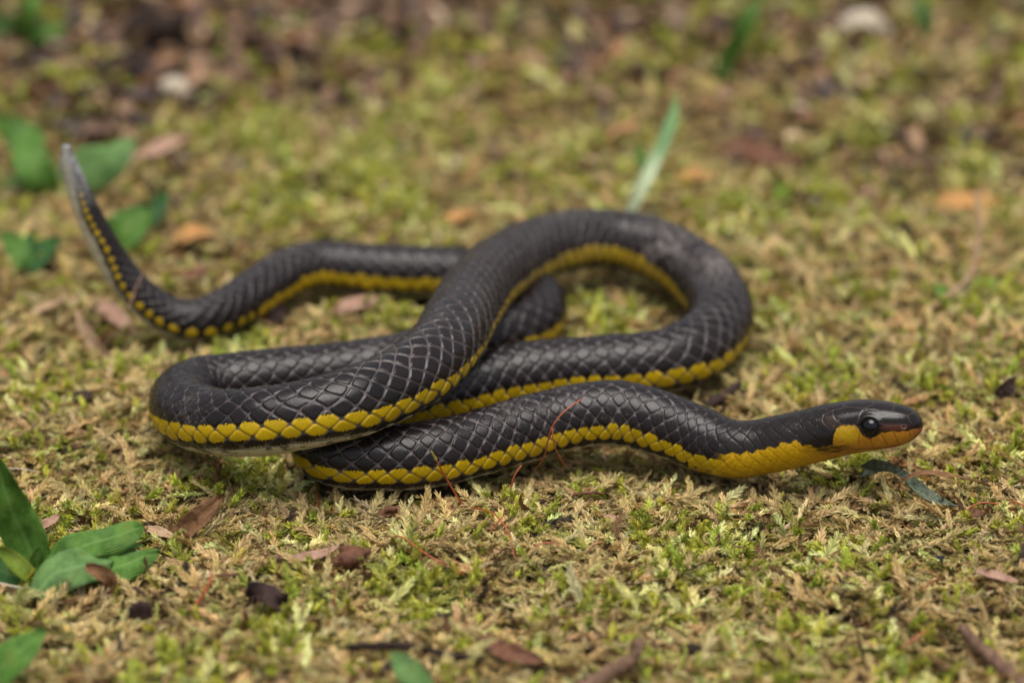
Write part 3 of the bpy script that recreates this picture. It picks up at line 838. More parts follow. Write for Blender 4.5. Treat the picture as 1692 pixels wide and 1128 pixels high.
def blade_mesh(name, pts, width, shape='leaf', face=(0, -0.5, 1.0), cup=0.15, wave=0.05, twist=0.0, thick=0.12, seed=0, nu=30, nv=11, ragged=0.0, wrinkle=1.0):
    """curved sheet with real thickness along 3D points (m); width in mm; uv: x along, y across"""
    rg = np.random.default_rng(seed)
    Q, t = frame_path(np.asarray(pts), nu)
    T = np.gradient(Q, axis=0); T /= np.linalg.norm(T, axis=1)[:, None]
    if shape == 'leaf': w = np.sin(np.pi * np.clip(0.06 + 0.94 * t, 0, 1)) ** 0.75 * (1 - 0.25 * t) * 1.12
    elif shape == 'ovate': w = np.sin(np.pi * np.clip(0.10 + 0.90 * t ** 0.8, 0, 1)) ** 0.65
    elif shape == 'blunt': w = np.clip(0.45 + t / 0.55, 0, 1) ** 0.8 * (1 - np.clip((t - 0.5) / 0.5, 0, 1) ** 3.2) ** 0.6
    elif shape == 'grass': w = (0.75 + 0.25 * np.sin(np.pi * t)) * np.clip((1.0 - t) / 0.30, 0.04, 1) ** 0.8
    elif shape == 'strip': w = np.clip(np.minimum(t, 1 - t) / 0.12, 0.25, 1) * (0.85 + 0.3 * np.sin(9 * t + seed))
    else: w = np.clip(np.minimum(t, 1 - t) / 0.18, 0.12, 1) ** 0.7
    w = w * (1 + ragged * rg.normal(size=nu))
    w = np.maximum(w, 0.03)
    ph = rg.uniform(0, 6.28); top, bot, uv = [], [], []
    face = np.asarray(face, float)
    for i in range(nu):
        s_ = np.cross(T[i], face); s_ /= np.linalg.norm(s_); nn = np.cross(s_, T[i])
        a = twist * (t[i] - 0.5)
        s2 = s_ * math.cos(a) + nn * math.sin(a); n2 = nn * math.cos(a) - s_ * math.sin(a)
        for j in range(nv):
            v = -1 + 2 * j / (nv - 1)
            hw = width * MM * 0.5 * w[i]
            z = (cup * v * v * (1 if cup > 0 else 1) * width * 0.5 + wave * width * v * abs(v) * math.sin(9 * t[i] + ph + 1.3 * v) + 0.035 * width * (vnoise(t[i] * 9 + seed * 3.7, v * 2.2 + seed) - 0.5) * wrinkle + 0.02 * width * rg.normal() * (ragged > 0)) * MM
            edge = 1 - 0.75 * abs(v) ** 3
            c = Q[i] + s2 * hw * v + n2 * z
            top.append(c + n2 * thick * 0.5 * MM * edge); bot.append(c - n2 * thick * 0.5 * MM * edge)
            uv.append((t[i], 0.5 + 0.5 * v))
    V = top + bot; o = nu * nv; F = []
    for i in range(nu - 1):
        for j in range(nv - 1):
            a, b, c, d = i * nv + j, i * nv + j + 1, (i + 1) * nv + j + 1, (i + 1) * nv + j
            F.append((a, b, c, d)); F.append((o + d, o + c, o + b, o + a))
    for i in range(nu - 1):
        F.append((i * nv, (i + 1) * nv, o + (i + 1) * nv, o + i * nv))
        a = i * nv + nv - 1; F.append((a, o + a, o + a + nv, a + nv))
    for j in range(nv - 1):
        F.append((j, o + j, o + j + 1, j + 1))
        a = (nu - 1) * nv + j; F.append((a, a + 1, o + a + 1, o + a))
    me = mesh_np(name, V, F)
    ul = me.uv_layers.new(name="UVMap"); uv2 = uv + uv
    for lp in me.loops: ul.data[lp.index].uv = uv2[lp.vertex_index]
    return me

def tube_mesh(name, pts, r0, r1, seed=0, n=30, k=9, rough=0.0, cap=0.0):
    """tapered, knobbly stem along 3D points; radii in mm; cap = swollen tip"""
    rg = np.random.default_rng(seed)
    Q, t = frame_path(np.asarray(pts), n)
    T = np.gradient(Q, axis=0); T /= np.linalg.norm(T, axis=1)[:, None]
    V, F, uv = [], [], []
    nz = rg.normal(size=(n, k))
    nz = (nz + np.roll(nz, 1, 0) + np.roll(nz, 1, 1)) / 1.7
    for i in range(n):
        ref = np.array([0, 0, 1.0]) if abs(T[i][2]) < 0.9 else np.array([0, 1.0, 0])
        a = np.cross(T[i], ref); a /= np.linalg.norm(a); b = np.cross(T[i], a)
        r = r0 + (r1 - r0) * t[i] + cap * math.exp(-((t[i] - 0.92) / 0.06) ** 2)
        r *= 1 + rough * 0.6 * math.sin(11 * t[i] + seed) * math.sin(5 * t[i])
        if i in (0, n - 1): r *= 0.35
        for j in range(k):
            g = 2 * math.pi * j / k
            V.append(Q[i] + (a * math.cos(g) + b * math.sin(g)) * r * MM * (1 + rough * nz[i, j])); uv.append((t[i], j / k))
    for i in range(n - 1):
        for j in range(k):
            F.append((i * k + j, i * k + (j + 1) % k, (i + 1) * k + (j + 1) % k, (i + 1) * k + j))
    F.append(tuple(range(k - 1, -1, -1))); F.append(tuple((n - 1) * k + j for j in range(k)))
    me = mesh_np(name, V, F)
    ul = me.uv_layers.new(name="UVMap")
    for lp in me.loops: ul.data[lp.index].uv = uv[lp.vertex_index]
    return me

def lump_mesh(name, c, size, seed=0, rough=0.3, rz=0.0, nu=22, nv=32):
    """irregular crumb: sphere pushed about by lobes and facets; size in mm"""
    rg = np.random.default_rng(seed)
    dirs = rg.normal(size=(34, 3)); dirs /= np.linalg.norm(dirs, axis=1)[:, None]; amp = rg.uniform(-1, 1, 34); amp[9:] *= 0.55
    pw = np.where(np.arange(34) < 9, 4, 22)
    V, F = [], []
    for i in range(nu + 1):
        ph = math.pi * i / nu
        for j in range(nv):
            g = 2 * math.pi * j / nv
            d = np.array([math.sin(ph) * math.cos(g), math.sin(ph) * math.sin(g), math.cos(ph)])
            m_ = 1 + rough * float(np.sum(amp * np.maximum(0, dirs @ d) ** pw)) + rough * 0.09 * rg.normal() * math.sin(ph)
            p = d * m_ * np.array(size) * 0.5 * MM
            V.append(np.array(c) + np.array([p[0] * math.cos(rz) - p[1] * math.sin(rz), p[0] * math.sin(rz) + p[1] * math.cos(rz), p[2]]))
    for i in range(nu):
        for j in range(nv):
            F.append((i * nv + j, (i + 1) * nv + j, (i + 1) * nv + (j + 1) % nv, i * nv + (j + 1) % nv))
    me = mesh_np(name, V, F)
    me.uv_layers.new(name="UVMap")
    return me

def mm_at(px, py, w):
    """width in mm of w photograph pixels at the moss point under the pixel"""
    P = on_moss(px, py) - CAM
    return float(P @ FWD) / FPX * w / MM

def path(*pts):
    return [on_moss(*p) for p in pts]
def path_abs(*pts):
    return [pix(*p) for p in pts]

M_LEAF = mat_leaf("green_leaf", (0.075, 0.19, 0.025), (0.13, 0.27, 0.045), (0.20, 0.34, 0.09), 0.5)
M_LEAF_PALE = mat_leaf("pale_leaf", (0.12, 0.25, 0.065), (0.18, 0.33, 0.10), (0.24, 0.40, 0.15), 0.55)
M_LEAF_DARK = mat_leaf("dark_leaf", (0.02, 0.085, 0.015), (0.045, 0.14, 0.03), (0.10, 0.2, 0.05))
M_LEAF_LIME = mat_leaf("lime_leaf", (0.20, 0.30, 0.03), (0.30, 0.40, 0.06), (0.3, 0.42, 0.1))
M_BROWN = mat_litter("dry_brown", (0.16, 0.075, 0.035), (0.36, 0.20, 0.10))
M_TAN = mat_litter("dry_tan", (0.36, 0.22, 0.12), (0.58, 0.42, 0.27))
M_PINK = mat_litter("dry_pinkish", (0.34, 0.19, 0.13), (0.52, 0.34, 0.25))
M_DARK = mat_litter("dark_litter", (0.022, 0.013, 0.012), (0.062, 0.034, 0.028), transl=0.0)
M_REDBROWN = mat_litter("red_brown_litter", (0.10, 0.042, 0.025), (0.20, 0.095, 0.055), transl=0.05)
M_ORANGE = mat_litter("orange_litter", (0.46, 0.22, 0.07), (0.60, 0.34, 0.13))
M_GREYGREEN = mat_litter("withered_green", (0.05, 0.075, 0.045), (0.24, 0.28, 0.20), scale=1500, bump=1.0)
M_PALE = mat_litter("bleached", (0.50, 0.42, 0.31), (0.68, 0.60, 0.48))
M_RED = mat_plain("red_seta", (0.26, 0.045, 0.015), (0.42, 0.10, 0.03), 0.4)
M_CAPS = mat_plain("capsule", (0.30, 0.26, 0.04), (0.42, 0.36, 0.08), 0.45)
M_TWIG = mat_litter("twig_bark", (0.10, 0.055, 0.035), (0.24, 0.15, 0.10), transl=0.0, bump=0.8)
M_BARK_SHADE = mat_litter("dark_bark_and_shade", (0.018, 0.011, 0.008), (0.05, 0.03, 0.022), transl=0.0, bump=0.8)  # dark bark; also the shade colour of the lumps for hollows
M_BLACK = mat_plain("black_shell", (0.008, 0.010, 0.018), (0.02, 0.024, 0.04), 0.25)
M_STEM = mat_plain("pale_stem", (0.40, 0.40, 0.22), (0.52, 0.50, 0.32), 0.5)

def mat_grass():
    m, nt, b_ = new_mat("grass_blade")
    uv = N(nt, "ShaderNodeUVMap"); sep = N(nt, "ShaderNodeSeparateXYZ")
    nt.links.new(uv.outputs[0], sep.inputs[0])
    r = ramp(nt, [(0.0, (0.62, 0.68, 0.46)), (0.38, (0.56, 0.64, 0.40)), (0.55, (0.20, 0.36, 0.14)), (1.0, (0.12, 0.27, 0.07))])
    nt.links.new(sep.outputs[0], r.inputs[0]); nt.links.new(r.outputs[0], b_.inputs["Base Color"])
    b_.inputs["Roughness"].default_value = 0.45
    translucent_mix(nt, b_, r.outputs[0], 0.3)
    return m
M_GRASS = mat_grass()

def plant(name, label, base_px, leaves, group=None, cat="plant"):
    """leaves: (pixel points with lift, width px, material, keyword arguments)"""
    b = on_moss(base_px[0], base_px[1], -0.5)
    root = empty(name, b)
    tag(root, label, cat, group)
    for i, (pts, wpx, mat, kw) in enumerate(leaves):
        P = path(*pts)
        mid = P[len(P) // 2] - CAM
        w = float(mid @ FWD) / FPX * wpx / MM
        kw = dict(kw); kw.setdefault('seed', 7 * i + abs(int(base_px[0])))
        link("leaf", blade_mesh("leaf", P, w, **kw), root, mat)
        if np.linalg.norm(P[0] - b) > 0.5 * MM:
            q = (P[0] + b) / 2 + np.array([0, 0, 0.3 * MM])
            link("stem", tube_mesh("stem", [b, q, P[0] + 0.3 * (P[1] - P[0])], 0.42, 0.30, n=10, k=7), root, M_STEM)
    return root

def scrap(name, label, cat, pts, wpx, mat, group=None, **kw):
    kw.setdefault('wrinkle', 4.0); kw.setdefault('ragged', 0.04)
    P = path(*pts)
    mid = P[len(P) // 2] - CAM
    o = link(name, blade_mesh(name, P, float(mid @ FWD) / FPX * wpx / MM, **kw), None, mat)
    return tag(o, label, cat, group)

def stick(name, label, cat, P, r0, r1, mat, group=None, **kw):
    o = link(name, tube_mesh(name, P, r0, r1, **kw), None, mat)
    return tag(o, label, cat, group)

def crumb(name, label, cat, px, py, wpx, hpx, mat, group=None, deep=1.0, **kw):
    w = mm_at(px, py, wpx); h = mm_at(px, py, hpx)
    c = on_moss(px, py, h * 0.3)
    o = link(name, lump_mesh(name, c, (w, w * 0.7 * deep, h), **kw), None, mat)
    return tag(o, label, cat, group)

# --- green plants
plant("seedling", "broad leaved green seedling with blunt overlapping leaves beside the curled brown leaf", (62, 958), [
    ([(62, 945, 0.6), (44, 895, 5), (14, 830, 12), (-6, 752, 19)], 70, M_LEAF, dict(shape='ovate', face=(0.35, -1, 0.35), cup=0.2, wave=0.12, wrinkle=3)),
    ([(70, 940, 1.5), (112, 912, 4), (170, 892, 6), (238, 870, 6.0)], 54, M_LEAF, dict(shape='blunt', face=(0.1, -0.75, 1), cup=-0.16, wave=0.16, wrinkle=3)),
    ([(62, 990, 0.6), (84, 952, 3.2), (128, 936, 4), (188, 927, 3.4)], 66, M_LEAF_PALE, dict(shape='blunt', face=(0.1, -0.9, 1), cup=-0.22, wave=0.14, wrinkle=3)),
    ([(140, 950, 1.5), (190, 938, 2.6), (226, 924, 3.0), (264, 911, 2.6)], 62, M_LEAF, dict(shape='leaf', face=(0, -0.7, 1), cup=-0.15, wave=0.18, wrinkle=3)),
    ([(64, 962, 0.6), (40, 942, 3), (14, 918, 5), (-14, 900, 7)], 30, M_LEAF_LIME, dict(shape='leaf', face=(0.2, -1, 0.6), cup=0.35)),
    ([(58, 958, 0.3), (30, 952, 1.5), (-4, 940, 2.2), (-40, 925, 2)], 60, M_LEAF_DARK, dict(shape='ovate', face=(0, -0.8, 1), cup=0.15)),
    ([(150, 915, 2.5), (190, 908, 3.2), (238, 900, 3)], 26, M_LEAF, dict(shape='leaf', face=(0, -0.7, 1), cup=0.1)),
    ([(66, 945, 1.0), (60, 925, 3), (66, 902, 5)], 24, M_LEAF, dict(shape='ovate', face=(0.3, -1, 0.4), cup=0.3)),
])
plant("seedling", "single green leaf rising from straw moss in front of the broad leaved seedling", (-40, 1140), [
    ([(-40, 1150, 0.5), (0, 1105, 4), (36, 1072, 6), (74, 1042, 6)], 66, M_LEAF, dict(shape='leaf', face=(0.1, -0.8, 1), cup=0.12))])
plant("seedling", "green leaf tip poking up in front of the dark twig", (712, 1165), [
    ([(712, 1170, 0.5), (690, 1130, 3), (668, 1100, 4.5), (646, 1076, 5)], 50, M_LEAF_PALE, dict(shape='leaf', face=(0, -1, 0.6), cup=0.12))])
plant("seedling", "soft green seedling with three wide leaves just behind the raised tail tip", (98, 305), [
    ([(95, 285, 2), (140, 282, 6), (185, 262, 9), (222, 228, 11)], 88, M_LEAF_PALE, dict(shape='ovate', face=(0, -1, 0.6), cup=-0.1)),
    ([(78, 318, 1), (66, 290, 5), (48, 262, 8), (26, 232, 10)], 60, M_LEAF, dict(shape='ovate', face=(0.2, -1, 0.5), cup=0.1)),
    ([(58, 255, 6), (36, 226, 8), (10, 206, 10), (-16, 190, 11)], 56, M_LEAF, dict(shape='ovate', face=(0.2, -1, 0.5), cup=0.15)),
    ([(95, 300, 1), (50, 304, 2), (2, 296, 3)], 34, M_LEAF_PALE, dict(shape='leaf', face=(0, -1, 0.8)))])
plant("seedling", "small green seedling with two leaves in the crook of the raised tail", (196, 402), [
    ([(180, 398, 0.5), (200, 385, 3), (222, 365, 5), (248, 340, 7)], 66, M_LEAF, dict(shape='ovate', face=(0, -1, 0.6), cup=0.1)),
    ([(232, 375, 2), (254, 352, 4), (272, 316, 6)], 34, M_LEAF_DARK, dict(shape='leaf', face=(0.3, -1, 0.3)))])
plant("seedling", "dark green low seedling under the soft green seedling by the tail", (40, 446), [
    ([(40, 444, 0.5), (34, 420, 2.5), (20, 400, 3.5), (4, 384, 4)], 40, M_LEAF, dict(shape='ovate', face=(0, -1, 0.7))),
    ([(46, 446, 0.5), (62, 424, 2.0), (82, 404, 2.5), (100, 396, 2.5)], 44, M_LEAF_DARK, dict(shape='ovate', face=(0, -0.8, 1))),
    ([(40, 440, 0.5), (44, 410, 3.0), (54, 384, 5)], 28, M_LEAF_DARK, dict(shape='leaf', face=(0, -1, 0.4)))])
plant("seedling", "blurred green seedling on bare brown litter beside the dark hollow lumps", (35, 72), [
    ([(36, 70, 0.5), (60, 58, 3), (86, 50, 4), (112, 46, 4)], 34, M_LEAF, dict(shape='ovate', face=(0, -1, 0.8))),
    ([(34, 68, 0.5), (42, 40, 6), (52, 12, 10), (58, -18, 13)], 46, M_LEAF, dict(shape='ovate', face=(0, -1, 0.4))),
    ([(32, 70, 0.5), (10, 48, 4), (-20, 30, 7)], 50, M_LEAF_PALE, dict(shape='ovate', face=(0, -1, 0.6)))])
plant("grass_blade", "grass blade, white at its base and green above, rising behind the snake's arch", (1026, 378), [
    ([(1030, 376, 0.2), (1056, 318, 7), (1088, 252, 13), (1108, 205, 17), (1117, 152, 20)], 23, M_GRASS, dict(shape='grass', face=(0.15, -1, 0.3), cup=0.18, nu=34))], cat="grass")
plant("grass_blade", "short green grass blade leaning beside the white based blade behind the arch", (1068, 300), [
    ([(1068, 300, 0.2), (1060, 268, 4), (1052, 236, 7)], 18, M_LEAF, dict(shape='grass', face=(0, -1, 0.3)))], cat="grass")
plant("grass_blade", "broad blurred green grass blade standing among brown litter near the dark purple leaf", (1188, 135), [
    ([(1190, 132, 0.5), (1208, 86, 7), (1232, 40, 14), (1256, -12, 20)], 32, M_LEAF, dict(shape='grass', face=(0, -1, 0.3)))], cat="grass")
plant("grass_blade", "blurred pale green grass blade near the bleached folded leaf", (1535, 70), [
    ([(1535, 66, 0.5), (1528, 30, 6), (1512, -15, 12)], 30, M_LEAF_PALE, dict(shape='grass', face=(0, -1, 0.3)))], cat="grass")
plant("seedling", "tiny green leaf pair at the foot of the bent pale stem", (1575, 492), [
    ([(1575, 492, 0.3), (1560, 482, 1.6), (1545, 470, 2)], 22, M_LEAF, dict(shape='ovate', face=(0, -1, 0.9))),
    ([(1600, 480, 0.3), (1622, 470, 1.6), (1650, 462, 1.5)], 26, M_LEAF_LIME, dict(shape='ovate', face=(0, -1, 0.9)))])
plant("seedling", "small bright green sprout in brown litter beside the snake's arch", (1292, 338), [
    ([(1292, 336, 0.3), (1290, 318, 2), (1286, 296, 4)], 26, M_LEAF_LIME, dict(shape='ovate', face=(0, -1, 0.4)))])

# --- dry leaves
scrap("dry_leaf", "curled brown dry leaf standing on edge between seedling and snake", "leaf", [(278, 888, 0.2), (312, 868, 2.4), (342, 842, 5.0), (373, 814, 7.5)], 38, M_BROWN, shape='leaf', face=(-0.2, -1, 0.35), cup=0.35, wave=0.10, seed=3)
scrap("dry_leaf", "pale tan leaf strip lying at the foot of the curled brown leaf", "leaf", [(232, 872, 0.6), (262, 878, 1.0), (290, 888, 0.8), (318, 898, 0.0)], 16, M_TAN, shape='strip', cup=0.25, seed=4)
scrap("dry_leaf", "shrivelled brown leaf hooked over the edge of the seedling's front leaf", "leaf", [(142, 934, 5.0), (164, 944, 4.6), (182, 962, 2.6), (168, 984, 0.2)], 26, M_BROWN, shape='leaf', face=(0.5, -1, 0.3), cup=0.4, wave=0.12, seed=5)
scrap("dry_leaf", "small pale dry leaf tip upright against the seedling's front leaf", "leaf", [(106, 978, 0.0), (100, 960, 2.0), (94, 946, 3.6)], 10, M_PINK, shape='leaf', face=(0, -1, 0.3), seed=6)
scrap("dry_leaf", "tan folded leaf scrap in the moss behind the seedling", "leaf", [(62, 876, 0.5), (80, 864, 1.6), (98, 852, 1.4)], 18, M_PINK, shape='leaf', cup=0.4, seed=7)
scrap("dry_leaf", "tan leaf tip curling up behind the seedling's widest leaf", "leaf", [(186, 874, 0.2), (192, 862, 2.0), (188, 850, 3.4)], 14, M_TAN, shape='leaf', face=(0, -1, 0.3), cup=0.3, seed=8)
scrap("dry_leaf", "translucent pinkish leaf strip lying flat on straw moss", "leaf", [(450, 918, 0.8), (490, 922, 1.3), (530, 914, 1.3), (562, 900, 1.0)], 17, M_PINK, shape='strip', cup=0.15, wave=0.1, seed=9)
scrap("dry_leaf", "brown curved leaflet standing upright in pale moss before the snake", "leaf", [(882, 846, 0.2), (868, 838, 1.6), (861, 828, 2.8), (862, 815, 4.2)], 11, M_BROWN, shape='leaf', face=(-0.4, -1, 0.2), cup=0.3, seed=10)
scrap("dry_leaf", "small pinkish leaf flake lying flat before the snake's raised bend", "leaf", [(998, 852, 0.9), (1014, 856, 1.2), (1030, 862, 0.9)], 12, M_PINK, shape='leaf', seed=11)
scrap("dry_leaf", "brown roundish leaf flake upright under the snake's neck", "leaf", [(1183, 905, 0.1), (1185, 894, 1.4), (1188, 882, 2.2)], 13, M_REDBROWN, shape='ovate', face=(0, -1, 0.3), seed=12)
scrap("dry_leaf", "reddish tan pointed leaf lying beside the black insect fragment", "leaf", [(1612, 944, 0.9), (1636, 947, 1.5), (1662, 955, 1.2), (1684, 960, 0.6)], 17, M_PINK, shape='leaf', cup=0.2, seed=13)
scrap("dry_leaf", "withered grey green leaf strip draped on moss below the snake's head", "leaf", [(1424, 768, 3.2), (1462, 770, 4.2), (1492, 784, 4.0), (1516, 806, 2.4), (1546, 826, 1.2), (1582, 836, 0.8)], 23, M_GREYGREEN, shape='strip', twist=1.6, cup=0.25, face=(0.3, -0.9, 0.6), seed=14, nu=40)
scrap("dry_leaf", "olive withered leaf end under the snake's chin", "leaf", [(1420, 786, 0.8), (1440, 778, 2.2), (1464, 774, 2.8)], 22, M_GREYGREEN, shape='leaf', cup=0.3, seed=15)
scrap("dry_leaf", "thin tan curl looping over the withered grey green strip", "leaf", [(1492, 822, 0.6), (1486, 800, 3.2), (1510, 784, 4.6), (1556, 782, 4.4), (1604, 792, 2.6), (1650, 806, 0.8)], 8, M_BROWN, shape='strip', twist=2.0, cup=0.2, seed=16, nu=40)
scrap("dry_leaf", "small upright pinkish leaf point at the end of the grey green strip", "leaf", [(1590, 846, 0.0), (1586, 832, 2.2), (1580, 818, 4.0)], 10, M_PINK, shape='leaf', face=(0, -1, 0.2), seed=17)
scrap("dry_leaf", "reddish brown crumpled leaf at the end of the grey green strip", "leaf", [(1602, 852, 0.6), (1614, 848, 1.4), (1626, 850, 1.0)], 15, M_REDBROWN, shape='ovate', cup=0.3, seed=18)
scrap("dry_leaf", "dark brown curled leaf lying in the moss beside the copper twig", "leaf", [(802, 1048, 1.2), (826, 1072, 1.6), (862, 1086, 1.4), (915, 1090, 0.8)], 36, M_REDBROWN, shape='leaf', cup=0.25, wave=0.1, seed=20)
scrap("dry_leaf", "tan curled leaf strip under the raised tail", "leaf", [(126, 482, 3.0), (132, 520, 2.4), (146, 556, 1.6), (172, 584, 0.8), (196, 600, 0.2)], 26, M_TAN, shape='strip', cup=0.3, face=(-0.6, -1, 0.5), seed=21)
scrap("dry_leaf", "pale folded leaf resting against the underside of the tail", "leaf", [(150, 500, 1.6), (176, 512, 2.0), (200, 530, 1.4), (222, 556, 0.4)], 30, M_PINK, shape='leaf', cup=0.3, seed=22)
scrap("dry_leaf", "straight tan leaf sliver on moss beside the curled strip under the tail", "leaf", [(34, 524, 0.8), (72, 508, 1.4), (112, 490, 1.0)], 14, M_TAN, shape='strip', cup=0.2, seed=23)
scrap("dry_leaf", "pinkish brown leaf on green moss inside the bend of the tail half", "leaf", [(552, 512, 0.6), (584, 500, 1.8), (618, 494, 1.8), (650, 500, 0.6)], 30, M_PINK, shape='ovate', cup=-0.2, seed=24)
scrap("dry_leaf", "long pinkish dry leaf lying behind the soft green seedling", "leaf", [(216, 268, 0.6), (250, 250, 2.0), (282, 236, 2.6), (312, 224, 1.4)], 32, M_PINK, shape='leaf', cup=0.15, seed=25)
scrap("dry_leaf", "orange dry leaf lying behind the bent pale stem", "leaf", [(1545, 342, 0.8), (1580, 334, 1.6), (1620, 332, 1.6), (1660, 338, 0.8)], 40, M_ORANGE, shape='ovate', cup=0.15, seed=26)
scrap("dry_leaf", "bleached folded leaf lying among brown litter between two grass blades", "leaf", [(1382, 40, 1.0), (1412, 28, 4), (1446, 30, 5), (1476, 66, 1.0)], 40, M_PALE, shape='ovate', cup=-0.2, seed=27)
scrap("dry_leaf", "dark purple brown leaf lying behind the green grass blade", "leaf", [(1040, 112, 0.8), (1074, 116, 1.8), (1104, 126, 1.8), (1132, 128, 0.6)], 32, M_DARK, shape='leaf', cup=0.2, seed=28)
scrap("dry_leaf", "dark wet leaf scrap on brown litter behind the arch", "leaf", [(918, 86, 0.6), (938, 104, 1.6), (962, 130, 0.8)], 34, M_DARK, shape='ovate', cup=0.2, seed=29)
scrap("dry_leaf", "orange brown leaf scrap on moss above the bend of the tail half", "leaf", [(290, 400, 0.6), (318, 384, 1.6), (352, 386, 0.8)], 32, M_ORANGE, shape='ovate', cup=0.2, seed=30)
scrap("dry_leaf", "rust red leaf scrap tucked behind the bend of the tail half", "leaf", [(300, 462, 0.4), (322, 452, 1.6), (344, 446, 0.8)], 24, M_REDBROWN, shape='ovate', cup=0.2, seed=31)
scrap("dry_leaf", "rusty leaf scrap at the foot of the white based grass blade", "leaf", [(1122, 300, 0.4), (1150, 290, 1.6), (1180, 292, 0.8)], 30, M_ORANGE, shape='ovate', cup=0.2, seed=32)
scrap("dry_leaf", "dark brown leaf lying flat behind the arch's shoulder beyond the white based grass blade", "leaf", [(1190, 262, 0.6), (1232, 250, 1.6), (1286, 264, 1.6), (1330, 270, 0.4)], 52, M_REDBROWN, shape='ovate', cup=0.12, seed=33)
scrap("dry_leaf", "dark reddish leaf beside the rounded end of the snake's front loop", "leaf", [(118, 662, 0.6), (142, 654, 1.3), (168, 656, 0.5)], 22, M_DARK, shape='ovate', cup=0.2, seed=34)
scrap("dry_leaf", "purplish dead leaf between moss tufts near the tail half's yellow stripe", "leaf", [(440, 536, 0.4), (456, 522, 1.8), (470, 506, 2.0)], 24, M_DARK, shape='ovate', cup=0.2, face=(0.3, -1, 0.4), seed=35)
scrap("dry_leaf", "grey brown leaf scrap in the moss beyond the snake's snout", "leaf", [(1648, 654, 0.5), (1664, 640, 2.0), (1676, 624, 2.6)], 26, M_DARK, shape='ovate', cup=0.2, face=(0.3, -1, 0.4), seed=36)
scrap("dry_leaf", "maroon leaf scrap on green moss beyond the tail half", "leaf", [(500, 296, 0.5), (526, 290, 1.4), (556, 290, 0.5)], 22, M_DARK, shape='ovate', cup=0.2, seed=37)
scrap("dry_leaf", "rust orange leaf scrap on moss just behind the top of the arch", "leaf", [(728, 368, 0.4), (752, 358, 1.4), (790, 352, 0.5)], 22, M_ORANGE, shape='ovate', cup=0.2, seed=38)

# --- twigs and stems
stick("twig", "dark thin twig lying across moss behind the green leaf tip", "twig", path((570, 1070, 0.8), (622, 1066, 1.6), (690, 1070, 1.6), (740, 1082, 1.2), (800, 1088, 0.6)), 0.55, 0.40, M_BARK_SHADE, rough=0.18, seed=2)
stick("twig", "copper brown knobbly twig leaning up beside the curled dark leaf", "twig", path((1060, 1052, 5.0), (1052, 1078, 3.6), (1010, 1110, 1.8), (950, 1150, 0.4)), 0.75, 1.1, M_TWIG, rough=0.2, seed=3)
stick("twig", "thick brown twig lying on moss near the thin black stem", "twig", path((1586, 1032, 2.4), (1616, 1066, 2.0), (1652, 1100, 1.4), (1720, 1150, 0.5)), 0.7, 1.15, M_TWIG, rough=0.2, seed=4)
stick("stem", "thin black upright stem standing in front of the pale moss", "stem", path((1410, 1010, 7.5), (1416, 1040, 5.0), (1424, 1080, 2.4), (1446, 1130, 0.0)), 0.14, 0.2, M_BARK_SHADE, seed=5)
stick("root", "fine dark rootlet curving over straw moss before the neck", "root", path((1008, 966, 0.6), (1070, 964, 1.2), (1112, 958, 1.4), (1148, 936, 1.4), (1192, 922, 0.8)), 0.11, 0.09, M_BARK_SHADE, seed=6)
stick("twig", "short purplish brown twig lying before the snake's raised bend", "twig", path((946, 818, 0.8), (970, 814, 1.3), (998, 815, 0.9)), 0.26, 0.20, M_REDBROWN, rough=0.15, seed=7)
stick("stem", "bent pale dry stem rising from moss beyond the snake's head", "stem", path((1526, 520, 0.3), (1572, 484, 2.2), (1600, 458, 4.4), (1616, 410, 9.0), (1618, 360, 14.0), (1612, 312, 18.0)), 0.55, 0.34, M_TAN, seed=8, rough=0.08)
stick("stem", "orange brown leaf stalk slanting up from moss beside the dark violet brown chip", "stem", path((314, 1012, 0.2), (330, 990, 1.6), (346, 962, 3.4), (350, 942, 4.6)), 0.26, 0.17, M_RED, seed=9, rough=0.15)
stick("twig", "short dark red twig lying near the top of the orange brown stalk", "twig", path((356, 950, 1.6), (384, 949, 1.8), (410, 944, 1.4)), 0.22, 0.20, M_REDBROWN, seed=10, rough=0.15)
stick("twig", "dark stick tucked under the snake's bend near the neck", "twig", path((1166, 672, 0.6), (1192, 656, 1.0), (1222, 634, 0.8)), 0.9, 0.6, M_DARK, seed=11, rough=0.2)
stick("stem", "thin pale straw lying on moss above the seedling", "stem", path((-10, 776, 2.0), (30, 774, 2.6), (62, 780, 1.4)), 0.13, 0.10, M_PALE, seed=12)
stick("stem", "pale straw lying under the seedling's leaves", "stem", path((-20, 958, 1.0), (20, 968, 1.4), (58, 974, 0.9)), 0.20, 0.16, M_PALE, seed=13)
stick("stem", "fine pale straw crossing in front of the raised tail", "stem", path_abs((212, 512, 9.0), (222, 482, 11.5), (236, 450, 14.0)), 0.13, 0.09, M_PINK, seed=14)

# --- red moss stalks
def seta(label, P, r=0.13, capsule=False, group=None):
    root = empty("moss_stalk", P[0]); tag(root, label, "moss stalk", group)
    link("stalk", tube_mesh("stalk", P, r, r * 0.85, n=26, k=7, seed=3), root, M_RED)
    if capsule:
        a, b = np.array(P[-2]), np.array(P[-1]); d = (b - a) / np.linalg.norm(b - a)
        link("capsule", tube_mesh("capsule", [b - d * 0.3 * MM, b + d * 0.9 * MM, b + d * 2.1 * MM], 0.22, 0.10, n=12, k=9, cap=0.0), root, M_CAPS)
seta("red moss stalk with a yellow capsule leaning before the snake's front coil", path((768, 840, 0.2), (748, 808, 3.6), (732, 780, 7.0), (720, 758, 9.8)), 0.15, True)
seta("dark red moss stalk arching over bright green moss before the front coil", path((778, 838, 1.2), (806, 844, 2.6), (826, 858, 3.0), (842, 884, 2.0), (850, 922, 0.2)), 0.12)
